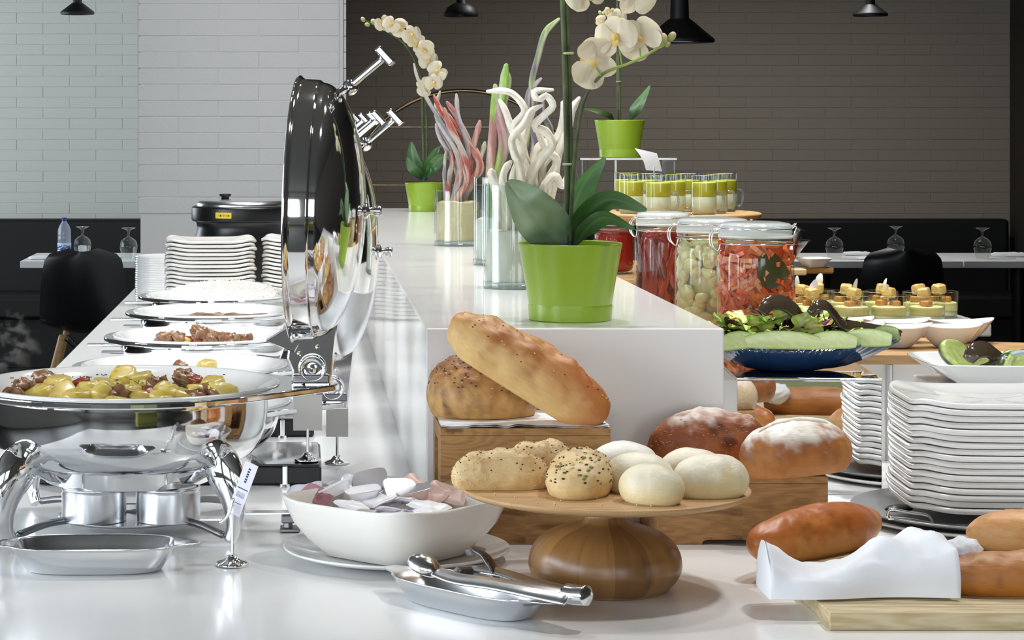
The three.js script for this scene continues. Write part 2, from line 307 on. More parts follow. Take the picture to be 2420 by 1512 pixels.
// ---------------------------------------------------------------- chafing dishes
function hullShape(R, d, r, hole) {                        // a disc with a tongue towards +x and a round hole
  const a = Math.acos((R - r) / d), s = new THREE.Shape(), n = 64, P = [];
  for (let i = 0; i <= n; i++) { const t = a + (2 * Math.PI - 2 * a) * i / n; P.push(new THREE.Vector2(R * Math.cos(t), R * Math.sin(t))); }
  for (let i = 0; i <= 14; i++) { const t = -a + 2 * a * i / 14; P.push(new THREE.Vector2(d + r * Math.cos(t), r * Math.sin(t))); }
  s.setFromPoints(P);
  const h = new THREE.Path(); h.absarc(0, 0, hole, 0, Math.PI * 2, true); s.holes.push(h); return s;
}
const hingeGeo = {
  bracket: poly([[-0.032, -0.03], [0.022, -0.03], [0.026, 0.0], [0.034, 0.07], [0.031, 0.082], [0.022, 0.085], [-0.02, 0.052], [-0.034, 0.048], [-0.038, 0.02], [-0.03, 0.0]], 0.03, 0.003),
  base: box(0.056, 0.014, 0.05, 0.003),
  dial: lathe([[0, 0], [0.0195, 0], [0.0215, 0.002], [0.0215, 0.008], [0.0195, 0.0105], [0.0165, 0.0095], [0.0155, 0.005], [0.006, 0.0055], [0, 0.008]], 40).rotateX(Math.PI / 2),
  screw: lathe([[0, 0], [0.0035, 0], [0.0035, 0.002], [0, 0.003]], 12).rotateX(Math.PI / 2),
  strap: poly([[-0.07, 0.045], [-0.02, 0.075], [0.028, 0.088], [0.03, 0.08], [-0.016, 0.055], [-0.03, 0.03]], 0.04, 0.002),
};
function makeLid(parent, R) {
  const lid = new THREE.Group(); lid.name = 'lid'; parent.add(lid); const k = R / 0.2;
  // outside skirt and dome, then the inside of the shell; y becomes the axis of the lid
  const prof = [[0.2, 0], [0.204, 0.001], [0.205, 0.004], [0.2015, 0.007], [0.2, 0.012], [0.1985, 0.034], [0.196, 0.038], [0.1945, 0.0385]];
  for (let i = 1; i <= 16; i++) { const t = i / 16 * Math.PI / 2; prof.push([0.1945 * Math.cos(t), 0.0385 + 0.069 * Math.sin(t)]); }
  for (let i = 16; i >= 0; i--) { const t = i / 16 * Math.PI / 2; prof.push([0.192 * Math.cos(t), 0.0375 + 0.067 * Math.sin(t)]); }
  prof.push([0.197, 0.012], [0.2, 0]);
  part(lid, 'dome', lathe(prof.map(p => [p[0] * k, p[1] * k]), 96).rotateZ(-Math.PI / 2), M.chrome);
  part(lid, 'vent_knob', merge([lathe([[0, 0], [0.012, 0], [0.012, 0.004], [0.006, 0.007], [0.006, 0.014], [0.0085, 0.016], [0.0085, 0.024], [0.0065, 0.026], [0, 0.026]], 24)]).rotateZ(-Math.PI / 2), M.chromeSoft, [0.1065 * k, 0, 0]);
  // the handle stands on the edge that lies at the front when the lid is shut
  part(lid, 'handle', merge([
    sweep(pts([[0.052, 0.17 * k, 0.022], [0.07, 0.184 * k, 0.014], [0.078, 0.187 * k, 0.004]]), 0.005, { seg: 10, ring: 8 }),
    sweep(pts([[0.034, 0.165 * k, 0.034], [0.058, 0.178 * k, 0.016], [0.074, 0.185 * k, 0.0]]), 0.005, { seg: 10, ring: 8 }),
    new THREE.SphereGeometry(0.0125, 20, 14).translate(0.08, 0.188 * k, 0),
    box(0.062, 0.0105, 0.016, 0.004).rotateZ(0.72).translate(0.106, 0.212 * k, 0.004),
    box(0.012, 0.034, 0.05, 0.003).rotateZ(0.72 + 0.05).translate(0.133, 0.2365 * k, 0.004),
  ]), M.chrome);
  lid.position.set(0.256, 0.266, 0); lid.rotation.set(0, -0.1, -0.022);
  return lid;
}
// rim plane at y = 0; the tongue with the hinge points to +x
function makeChafer(label, R, hole, tall, pos) {
  const t = thing('chafing_dish', label, 'chafing dish', pos, 0);
  const rim = new THREE.ExtrudeGeometry(hullShape(R, 0.272 * Math.max(1, R / 0.235), 0.034, hole), { depth: 0.005, bevelEnabled: true, bevelThickness: 0.0025, bevelSize: 0.003, bevelOffset: -0.003, bevelSegments: 3, curveSegments: 48 }).rotateX(-Math.PI / 2).translate(0, -0.0085, 0);
  part(t, 'rim', rim, M.chrome);
  const rb = tall ? 0.214 : 0.19, pr = rb - 0.009, d = tall ? 0.062 : 0.052;
  const body = (tall ? [[0.08, -0.1235], [0.13, -0.122], [0.16, -0.118], [0.184, -0.1085], [0.2, -0.092], [0.209, -0.07], [0.2132, -0.045], [0.214, -0.02]] : [[0.08, -0.092], [0.115, -0.09], [0.145, -0.083], [0.166, -0.07], [0.18, -0.052], [0.187, -0.034], [0.19, -0.018]]).concat([[rb + 0.002, -0.012], [hole + 0.004, -0.0065]]);
  const H = -body[0][1], curve = new THREE.SplineCurve(body.map(p => new THREE.Vector2(...p))).getPoints(40).map(p => [p.x, p.y]);
  part(t, 'bowl', lathe([[0, -H], ...curve, [hole + 0.001, -0.0066], ...curve.slice().reverse().map(p => [p[0] - 0.003, p[1] + 0.002]), [0, -H + 0.002]], 96), M.chrome);
  part(t, 'food_pan', lathe([[0, -d - 0.004], [pr * 0.74, -d - 0.004], [pr * 0.92, -d * 0.68], [pr, -0.022], [pr + 0.002, -0.012], [hole - 0.002, -0.0045], [hole - 0.0005, -0.001], [hole - 0.0005, 0.0015], [hole - 0.004, 0.003], [hole - 0.009, 0.001], [pr - 0.003, -0.011], [pr - 0.006, -0.022], [pr * 0.9, -d * 0.66], [pr * 0.72, -d], [0, -d]], 96), M.ceramic);
  const hg = new THREE.Group(); hg.name = 'hinge'; t.add(hg); hg.position.set(0.284, 0.02, 0);
  part(hg, 'bracket', hingeGeo.bracket, M.chrome); part(hg, 'base_block', hingeGeo.base, M.darkMetal, [-0.004, -0.012, 0]);
  part(hg, 'dial', hingeGeo.dial, M.chrome, [-0.002, 0.004, 0.015]);
  for (const [x, y] of [[-0.022, 0.026], [0.006, 0.036], [0.012, -0.016], [-0.016, -0.019]]) part(hg, 'screw', hingeGeo.screw, M.chromeSoft, [x, y, 0.016]);
  part(hg, 'lid_strap', hingeGeo.strap, M.chrome);
  makeLid(t, 0.2);
  return t;
}
// the tall dish in front on its leg stand
const dishA = makeChafer('nearest chafing dish, tall on four curved chrome legs, filled with potatoes and meat', 0.25, 0.232, true, [-0.265, 1.12, -3.5]);
{
  part(dishA, 'support_ring', lathe([[0.117, -0.146], [0.122, -0.148], [0.127, -0.146], [0.1285, -0.118], [0.134, -0.113], [0.135, -0.108], [0.129, -0.107], [0.122, -0.112], [0.117, -0.116], [0.117, -0.146]], 72), M.chrome);
  const leg = sweep(pts([[0.118, -0.128, 0], [0.148, -0.12, 0], [0.172, -0.104, 0], [0.192, -0.096, 0], [0.211, -0.106, 0], [0.229, -0.134, 0], [0.237, -0.165, 0], [0.236, -0.19, 0], [0.227, -0.2125, 0]]),
    t => 0.0145 + 0.02 * Math.exp(-Math.pow((t - 0.5) / 0.24, 2)) - 0.003 * smooth(0.75, 1, t), { seg: 56, ring: 20, flat: 0.6, up: V(0, 0, 1) });
  for (const a of [0.785, 2.356, 3.927, 5.498]) part(dishA, 'leg', leg, M.chrome, null, [0, a, 0]);
  const bars = [0.785, 2.356].map(a => sweep(pts([[-0.212, -0.206, 0], [-0.15, -0.196, 0], [-0.06, -0.2, 0], [0.06, -0.2, 0], [0.15, -0.196, 0], [0.212, -0.206, 0]]), 0.0055, { seg: 40, ring: 10 }).rotateY(a));
  part(dishA, 'cross_bars', merge(bars), M.darkMetal);
  part(dishA, 'burner_plate', lathe([[0, -0.2025], [0.1, -0.2025], [0.104, -0.198], [0.1, -0.1995], [0, -0.1995]], 48), M.steel, [0, 0.0015, 0.03]);
  part(dishA, 'tray_handle', poly([[0.05, -0.2045], [0.16, -0.2045], [0.175, -0.196], [0.25, -0.1945], [0.25, -0.1925], [0.174, -0.193], [0.158, -0.2015], [0.05, -0.2015]], 0.022, 0.0006), M.chromeSoft, [0, 0.002, 0.04]);
  part(dishA, 'handle_foot', merge([box(0.02, 0.012, 0.03, 0.002).translate(0.245, -0.2, 0.04), box(0.03, 0.006, 0.036, 0.002).translate(0.248, -0.2165, 0.04), cyl(0.006, 0.008, 0.014, 12).translate(0.245, -0.209, 0.04)]), M.darkMetal);
}
// fuel cans under it
const can = thing('fuel_can', 'left steel burner fuel can under the nearest chafing dish', 'fuel can', [-0.311, CT + 0.0215, -3.43], 0);
part(can, 'can_body', lathe([[0, 0], [0.046, 0], [0.0485, 0.002], [0.0485, 0.044], [0.047, 0.046], [0.049, 0.048], [0.049, 0.051], [0.046, 0.052], [0.043, 0.049], [0.018, 0.048], [0.017, 0.05], [0, 0.05]], 48), M.steel);
part(can, 'wick_cap', cyl(0.016, 0.016, 0.004, 24), M.darkMetal, [0, 0.051, 0]);
dup(can, 'right steel burner fuel can under the nearest chafing dish').position.set(-0.2, CT + 0.0215, -3.43);
// the five low dishes behind it, each on a black warming hob
const lows = [[-0.2275, 4.03, 'second chafing dish from the front, mostly hidden behind the tall one, lid raised', null],
  [-0.2367, 4.63, 'third chafing dish from the front, nearly empty with one pale potato slice', null], [-0.2266, 5.275, 'fourth chafing dish from the front, with browned meat pieces in its white pan', null],
  [-0.229, 5.95, 'fifth chafing dish from the front, holding brown sauce', null], [-0.235, 6.5, 'farthest chafing dish, heaped with white rice in front of the plate stacks', null]];
let low0 = null; const RIMY = 1.028;
const hobLabel = ['black warming hob in front right of which a card holder stands', 'black warming hob under the third chafing dish', 'black warming hob under the fourth chafing dish', 'black warming hob under the fifth chafing dish', 'black warming hob under the rice dish'];
let hob0 = null;
lows.forEach(([x, z, label], k) => {
  let d;
  if (!low0) {
    d = low0 = makeChafer(label, 0.228, 0.209, false, [x, RIMY, -z]);
    part(d, 'side_handle', merge([box(0.09, 0.006, 0.03, 0.002).translate(-0.222, -0.022, 0.01), box(0.004, 0.016, 0.03, 0.001).translate(-0.186, -0.024, 0.01), box(0.07, 0.004, 0.05, 0.002).translate(-0.2, -0.04, 0)]), M.chromeSoft);
    part(d, 'foot_ring', lathe([[0.112, -0.093], [0.118, -0.093], [0.118, -0.084], [0.112, -0.084], [0.112, -0.093]], 64), M.chromeSoft);
  } else { d = dup(low0, label); d.position.set(x, RIMY, -z); }
  const hx = k ? 0 : 0.0;
  if (!hob0) {
    hob0 = thing('warming_hob', hobLabel[0], 'hob', [x, CT, -z]);
    part(hob0, 'housing', boxAt(-0.22, 0.262, 0.0015, 0.033, -0.14, 0.14, 0.004), M.blackSheen);
    part(hob0, 'glass_plate', boxAt(-0.216, 0.258, 0.033, 0.036, -0.136, 0.136, 0.0012), M.blackGloss);
    part(hob0, 'chrome_stand_foot', merge([box(0.009, 0.034, 0.009, 0.002).translate(0.2, 0.018, 0.148), cyl(0.009, 0.011, 0.005, 16).translate(0.2, 0.0025, 0.148)]), M.chromeSoft);
  } else dup(hob0, hobLabel[k]).position.set(x, CT, -z);
});
// ---------------------------------------------------------------- food in the dishes
const POT = [lin(0xd9bd4c), lin(0xbd9c2e), lin(0xe2cb7a)], MEAT = [lin(0x7d5232), lin(0x4c2e1b), lin(0x9c7350)], RED = [lin(0xa8452a), lin(0xc26038), lin(0x7c2d1a)];
function chunk(pal, sx, sy, sz, rough, cut, s) {
  return ball((x, y, z) => {
    const n = fbm(x * 1.3 + s, y * 1.3, z * 1.3 + s, 3), f = fbm(x * 7 + s, y * 7, z * 7, 3); let k = 1 + rough * n + rough * 0.3 * f;
    let yy = y * k; if (yy > cut) yy = cut + (yy - cut) * 0.15;
    const spot = smooth(0.32, 0.6, fbm(x * 4 + s * 3, y * 4, z * 4, 3));
    return [x * k * sx, yy * sy, z * k * sz, mix3(mix3(pal[0], pal[2], clamp(0.5 + n)), pal[1], clamp(spot + 0.25 * f))];
  }, 22, 14);
}
const potatoGeo = [1, 2, 3, 4].map(k => chunk(POT, 0.026, 0.018, 0.021, 0.16, 0.55 + 0.1 * (k % 3), k * 3.7));
const meatGeo = [1, 2, 3].map(k => chunk(MEAT, 0.019, 0.015, 0.017, 0.5, 0.9, k * 5.1)), redGeo = [1, 2].map(k => chunk(RED, 0.018, 0.011, 0.013, 0.3, 0.8, k * 8.3));
function food(name, geo, label, group, p, s = 1, cat = 'food') {
  return single(name, geo, M.vcWet, label, cat, group, p, [rr(-0.5, 0.5), rr(0, 6.28), rr(-0.5, 0.5)]).scale.setScalar(s);
}
// nearest dish: rows of [picture x, picture y, kind]; the rest of the heap is strewn
{
  const heapY = (x, z) => 1.079 + 0.03 * Math.exp(-(x * x + z * z * 1.2) / 0.012);
  const heroes = [[90, 928, 0], [135, 908, 0], [60, 918, 1], [108, 897, 1], [118, 925, 2], [190, 908, 2], [150, 930, 0], [215, 915, 0], [250, 912, 0], [290, 892, 0], [330, 893, 0], [300, 922, 0], [395, 924, 0], [365, 912, 1], [436, 893, 1], [462, 900, 2], [470, 920, 0], [500, 908, 0], [505, 928, 1], [430, 935, 0], [345, 935, 2], [240, 937, 0], [30, 935, 1], [190, 935, 0], [525, 925, 0], [465, 938, 1], [395, 938, 0], [270, 938, 1]];
  heroes.forEach(([px, py, k], i) => {
    const dz = 3.5 - (940 - py) * -0.0018 - 0.045, q = at(px, py, dz), x = q.x + 0.265, s = rr(0.95, 1.2);
    if (k === 0) food('potato_piece', potatoGeo[i % 4], 'yellow boiled potato piece in the nearest chafing dish', 'potato pieces in the nearest dish', [q.x, q.y - 0.004, q.z], s);
    if (k === 1) food('meat_piece', meatGeo[i % 3], 'brown braised meat piece among the potatoes', 'meat pieces in the nearest dish', [q.x, q.y - 0.002, q.z], s);
    if (k === 2) food('tomato_piece', redGeo[i % 2], 'reddish stewed tomato piece among the potatoes', 'tomato pieces in the nearest dish', [q.x, q.y, q.z], s);
  });
  for (let i = 0; i < 34; i++) {
    const a = rr(0, 6.28), r = 0.165 * Math.sqrt(rnd()), x = r * Math.cos(a), z = r * Math.sin(a) * 0.95;
    if (z > 0.1) continue;
    food('potato_piece', potatoGeo[i % 4], 'yellow boiled potato piece in the nearest chafing dish', 'potato pieces in the nearest dish', [-0.265 + x, heapY(x, z) - 0.004, -3.5 + z], rr(0.9, 1.15));
  }
  const flecks = []; for (let i = 0; i < 150; i++) { const px = rr(20, 530), py = rr(900, 940), q = at(px, py, 3.47 + (940 - py) * 0.0016); flecks.push(box(rr(0.002, 0.006), 0.0012, rr(0.001, 0.003), 0.0004).rotateY(rr(0, 6)).rotateX(rr(-0.7, 0.7)).translate(q.x, q.y + 0.01, q.z)); }
  stuff('herb_flecks', merge(flecks), std(0x4f6b1c, 0.7), 'chopped green herbs strewn over the potatoes', 'herbs');
}
food('potato_piece', potatoGeo[1], 'single pale potato slice in the third chafing dish', null, at(488, 866, 4.66).toArray(), 0.95);
food('meat_piece', meatGeo[1], 'dark scrap of meat in the otherwise empty third chafing dish', null, at(425, 867, 4.6).toArray(), 0.8);
[[385, 798], [400, 801], [420, 797], [440, 802], [462, 798], [473, 786], [480, 800], [495, 800], [505, 794], [538, 792], [545, 802], [530, 803], [560, 802], [575, 804], [450, 803]].forEach(([px, py], i) =>
  i % 5 === 4 ? food('tomato_piece', redGeo[0], 'reddish piece among the browned meat of the fourth dish', 'red pieces in the fourth dish', at(px, py + 4, 5.2).toArray(), 0.95)
    : i % 6 === 3 ? food('potato_piece', potatoGeo[0], 'small yellow potato among the browned meat of the fourth dish', 'potatoes in the fourth dish', at(px, py + 4, 5.2).toArray(), 0.7)
    : food('meat_piece', meatGeo[i % 3], 'browned meat piece in the fourth chafing dish', 'meat pieces in the fourth dish', at(px, py + 4, 5.2).toArray(), rr(1.0, 1.25)));
{
  const sauce = ball((x, y, z) => { const n = fbm(x * 4, 1, z * 4, 4), e = 0.15 * fbm(x * 3, 2, z * 3, 2); return [x * (0.162 + e * 0.15), clamp(y, 0, 1) * 0.014 + 0.008 * clamp(n) * (y > 0), z * (0.16 + e * 0.15), mix3(lin(0xa0702c), lin(0x6b4219), clamp(0.5 + n))]; }, 48, 24);
  stuff('sauce', sauce, M.vcWet, 'brown sauce with bits in the fifth chafing dish', 'sauce', [-0.205, 1.001, -5.95]);
  const rice = ball((x, y, z) => { const h = Math.pow(clamp(y, 0, 1), 0.8), n = fbm(x * 5, y * 5, z * 5, 3); return [x * 0.178, h * 0.058 * (1 + 0.25 * n) - 0.004, z * 0.165, lin(0xf1efe8)]; }, 60, 30);
  stuff('boiled_rice', rice, M.vc, 'mound of loose white boiled rice in the farthest chafing dish', 'rice', [-0.215, 1.006, -6.5]);
  const grain = new THREE.SphereGeometry(1, 6, 4), n = 2600, inst = new THREE.InstancedMesh(grain, std(0xf4f2ec, 0.6), n), m4 = new THREE.Matrix4(), q = new THREE.Quaternion(), e = new THREE.Euler();
  for (let i = 0; i < n; i++) { const a = rr(0, 6.28), r = Math.sqrt(rnd()) * 0.97, y = Math.sqrt(1 - r * r), h = Math.pow(y, 0.8) * 0.058; e.set(rr(-1, 1), rr(0, 6), rr(-1.2, 1.2)); m4.compose(V(-0.215 + Math.cos(a) * r * 0.178, 1.004 + h * rr(0.98, 1.1), -6.5 + Math.sin(a) * r * 0.165), q.setFromEuler(e), V(0.0045, 0.0012, 0.0012)); inst.setMatrixAt(i, m4); }
  inst.name = numbered('rice_grains'); tag(inst, 'loose white rice grains lying over the rice mound', 'rice'); inst.userData.kind = 'stuff'; inst.castShadow = inst.receiveShadow = true; scene.add(inst);
}
// ---------------------------------------------------------------- plates, kettle, left rear
const plateShape = (half, n, up) => loft([[0, 0], [0.5, 0], [0.56, 0.0018], [0.9, 0.0062], [0.965, 0.0076], [0.99, 0.009], [1, 0.0125], [0.993, 0.0162], [0.968, 0.017], [0.9, 0.0135], [0.6, 0.006], [0.52, 0.0045], [0, 0.0045]].map(p => [p[0] * half, p[1]]), superE(n), 96, (q, s, t) => { const k = s / half; q[1] += up * k * k * k * -Math.cos(4 * t); return q; });
function plateStack(name, geo, mat, count, step, pos, turn, where, jitter = 0.0018) {
  let p0 = null;
  for (let k = 0; k < count; k++) {
    const label = nth(count - 1 - k) + ' plate from the top of ' + where, p = p0 ? dup(p0, label.replace('topmost plate from the top', 'topmost plate')) : (p0 = single(name, geo, mat, label, 'plate'));
    p.position.set(pos[0] + rr(-jitter, jitter), pos[1] + k * step, pos[2] + rr(-jitter, jitter)); p.rotation.y = turn + rr(-0.012, 0.012);
  }
}
const squarePlate = plateShape(0.142, 5.5, 0.0038);
plateStack('square_plate', squarePlate, M.ceramicWarm, 20, 0.0124, [-0.286, CT + 0.001, -7.2], 0.06, 'the white square stack left of the black kettle', 0.004);
plateStack('square_plate', squarePlate, M.ceramicWarm, 20, 0.0125, [0.02, CT + 0.001, -7.24], -0.04, 'the square white stack half hidden by the raised lid', 0.004);
const saucer = plateShape(0.095, 2, 0);
plateStack('small_plate', saucer, M.ceramic, 20, 0.0078, [-0.47, CT + 0.001, -7.76], 0, 'the small shaded stack at the pillar edge', 0.001);
const kettle = thing('soup_kettle', 'black soup kettle with a steel lid in front of the pillar', 'kettle', [-0.205, CT, -7.99]);
part(kettle, 'kettle_body', lathe([[0, 0], [0.165, 0], [0.175, 0.01], [0.178, 0.12], [0.176, 0.19], [0.164, 0.225], [0.158, 0.25], [0.162, 0.268], [0.172, 0.276]], 72), M.blackSheen);
part(kettle, 'collar', lathe([[0.15, 0.272], [0.174, 0.273], [0.179, 0.279], [0.179, 0.318], [0.174, 0.325], [0.15, 0.326]], 72), M.blackSheen);
part(kettle, 'lid', lathe([[0.158, 0.322], [0.16, 0.326], [0.16, 0.336], [0.15, 0.345], [0.1, 0.349], [0, 0.351]], 72), M.steel);
part(kettle, 'lid_knob', lathe([[0, 0], [0.014, 0], [0.013, 0.008], [0.02, 0.013], [0.022, 0.017], [0.018, 0.019], [0, 0.019]], 32), M.black, [-0.06, 0.349, 0.03]);
const stickerTex = texture(128, 64, (u, v) => { const t = v > 0.3 && v < 0.62 && u > 0.12 && u < 0.9 && (Math.sin(u * 90) + Math.sin(u * 41) > -0.2) && Math.sin(u * 26) > -0.75; return t ? [60, 52, 10] : [236, 205, 32]; });
part(kettle, 'warning_sticker', new THREE.CylinderGeometry(0.1796, 0.1796, 0.02, 12, 1, true, -0.52, 0.33).translate(0, 0.298, 0), std(0xffffff, 0.5, { map: stickerTex, side: THREE.DoubleSide }));

// ---------------------------------------------------------------- card holders
function cardHolder(label, x, y, z, h, cw, ch, cardMat, turn = 0) {
  const t = thing('card_holder', label, 'card holder', [x, y, z], turn);
  part(t, 'base', lathe([[0, 0], [0.0225, 0], [0.0232, 0.0025], [0.021, 0.005], [0.012, 0.008], [0.008, 0.013], [0.006, 0.015], [0, 0.0155]], 40), M.chrome);
  part(t, 'stem', cyl(0.0025, 0.0025, h - 0.014, 12), M.chromeSoft, [0, 0.014 + (h - 0.014) / 2, 0]);
  part(t, 'card', box(cw, ch, 0.0016, 0.0006), cardMat, [0, h + ch / 2 - 0.003, 0]);
  return t;
}
M.cardGrey = std(0xc8c5c0, 0.55);
cardHolder('card holder with a plain grey card back, under the hinge of the nearest dish', 0.011, CT + 0.0365, -3.93, 0.055, 0.05, 0.062, M.cardGrey);
cardHolder('card holder with a plain grey card back, right of the nearer one', 0.065, CT, -4.14, 0.052, 0.04, 0.055, M.cardGrey);
// the tall slim holder in front with its leaning printed tag
const tagTex = texture(128, 256, (u, v) => {
  const ink = (v > 0.62 && v < 0.9 && Math.abs(u - 0.5) < 0.09 && Math.sin(v * 130) > -0.6) || (Math.abs(v - 0.5) < 0.008 && u > 0.1 && u < 0.9) || (v > 0.33 && v < 0.44 && u > 0.2 && u < 0.8 && Math.sin(v * 330) > 0 && Math.sin(u * 60) > -0.7) || (Math.abs(v - 0.22) < 0.006 && u > 0.2 && u < 0.8);
  return ink ? [70, 66, 92] : [236, 234, 246];
});
{
  const t = thing('card_holder', 'slim chrome card holder with a leaning printed tag, before the nearest chafing dish leg', 'card holder', [-0.0963, CT, -3.19]);
  part(t, 'base', lathe([[0, 0], [0.0225, 0], [0.0235, 0.003], [0.0215, 0.0055], [0.012, 0.0085], [0.0085, 0.0135], [0.006, 0.0155], [0, 0.016]], 48), M.chrome);
  part(t, 'stem', cyl(0.0024, 0.0024, 0.062, 14), M.chrome, [0, 0.046, 0]);
  part(t, 'clip', merge([box(0.006, 0.014, 0.006, 0.0015).translate(0, 0.079, 0), sweep(pts([[-0.017, 0.06, 0.004], [-0.008, 0.068, 0.004], [-0.002, 0.08, 0.003], [0.002, 0.094, 0.002]]), 0.0022, { seg: 16, ring: 8, flat: 0.4 })]), M.chrome);
  const c = uvCard(0.02, 0.08); part(t, 'tag', c, [M.paper, std(0xffffff, 0.5, { map: tagTex })], [0.0145, 0.107, -0.001], [0.1, -0.35, -0.36]);
}
function uvCard(w, h) {                                   // a thin card; its front and back carry the print
  const g = new THREE.BoxGeometry(w, h, 0.0012, 1, 12, 1); g.clearGroups();
  const n = g.index.count; g.addGroup(0, n - 0, 0); g.clearGroups();
  const per = []; let a = 0; for (const c of [12 * 6, 12 * 6, 6, 6, 12 * 6, 12 * 6]) { per.push([a, c]); a += c; }
  per.forEach(([s, c], k) => g.addGroup(s, c, k === 4 || k === 5 ? 1 : 0));
  return g;
}
// ---------------------------------------------------------------- steel trays and tongs
function ovalTray(l, w, h) {                              // long dish with small pointed lugs, length along x
  const plan = t => { const c = Math.cos(t), s = Math.sin(t), n = 3; const x = Math.sign(c) * Math.pow(Math.abs(c), 2 / n), z = Math.sign(s) * Math.pow(Math.abs(s), 2 / n); return [x * l / 2, z * w / 2]; };
  const lug = (q, s, t) => { if (s > 0.97) { const a = Math.abs(Math.cos(t)); q[0] += Math.sign(Math.cos(t)) * 0.028 * Math.pow(smooth(0.93, 1, a), 1.2); q[2] *= 1 - 0.25 * smooth(0.93, 1, a); } return q; };
  return loft([[0, 0], [0.72, 0], [0.8, 0.003], [0.93, h * 0.7], [0.965, h - 0.003], [1, h], [1.012, h + 0.001], [1, h + 0.0022], [0.955, h], [0.915, h * 0.7], [0.78, 0.005], [0.7, 0.0022], [0, 0.0022]], plan, 120, lug);
}
single('steel_tray', ovalTray(0.235, 0.12, 0.036), M.chromeSoft, 'empty oval steel tray with pointed lugs before the nearest chafing dish', 'tray', null, [-0.287, CT, -3.165], [0, 0.03, 0]);
const T2 = [0.2145, CT, -2.91], T2turn = -0.86;
single('steel_tray', ovalTray(0.245, 0.1, 0.03), M.steel, 'slanting oval steel tray under the tongs', 'tray', null, T2, [0, T2turn, 0]);
{
  const w = (px, py, z) => at(px, py, z).toArray();
  const t = thing('serving_tongs', 'polished steel serving tongs lying in the slanting oval tray', 'tongs');
  part(t, 'arm', sweep(pts([w(1030, 1350, 2.93), w(1075, 1366, 2.9), w(1160, 1378, 2.86), w(1260, 1396, 2.81), w(1345, 1412, 2.78)]), s => 0.011 + 0.005 * s, { seg: 40, ring: 14, flat: 0.3, up: V(0, 0.9, 0.5).normalize() }), M.steel);
  part(t, 'spoon_end', ball((x, y, z) => [x * 0.0235, y * 0.0155 * (y > 0 ? 1 : 0.5), z * 0.018], 28, 18), M.chromeSoft, w(1003, 1340, 2.94), [0.2, -0.4, -0.3]);
  part(t, 'arm', sweep(pts([w(1075, 1348, 3.0), w(1130, 1345, 2.97), w(1180, 1352, 2.94), w(1260, 1378, 2.86), w(1350, 1402, 2.8)]), s => 0.0085 + 0.005 * s, { seg: 40, ring: 14, flat: 0.3, up: V(0, 0.9, 0.5).normalize() }), M.steel);
  part(t, 'claw_end', sweep(pts([w(1102, 1304, 3.02), w(1125, 1303, 3.0), w(1148, 1316, 2.98), w(1163, 1340, 2.96), w(1172, 1362, 2.94)]), s => 0.0045 + 0.006 * Math.sin(s * 2.6), { seg: 30, ring: 12, flat: 0.45, up: V(0.6, 0.2, 0.8).normalize() }), M.darkMetal);
  part(t, 'end_cap', sweep(pts([w(1338, 1402, 2.795), w(1362, 1406, 2.785), w(1388, 1407, 2.775)]), 0.0145, { seg: 12, ring: 18, flat: 0.85, up: V(0, 1, 0) }), M.chromeSoft);
  part(t, 'hinge_block', box(0.02, 0.012, 0.012, 0.002), M.darkMetal, w(1100, 1352, 2.96), [0.2, 0.3, -0.1]);
}
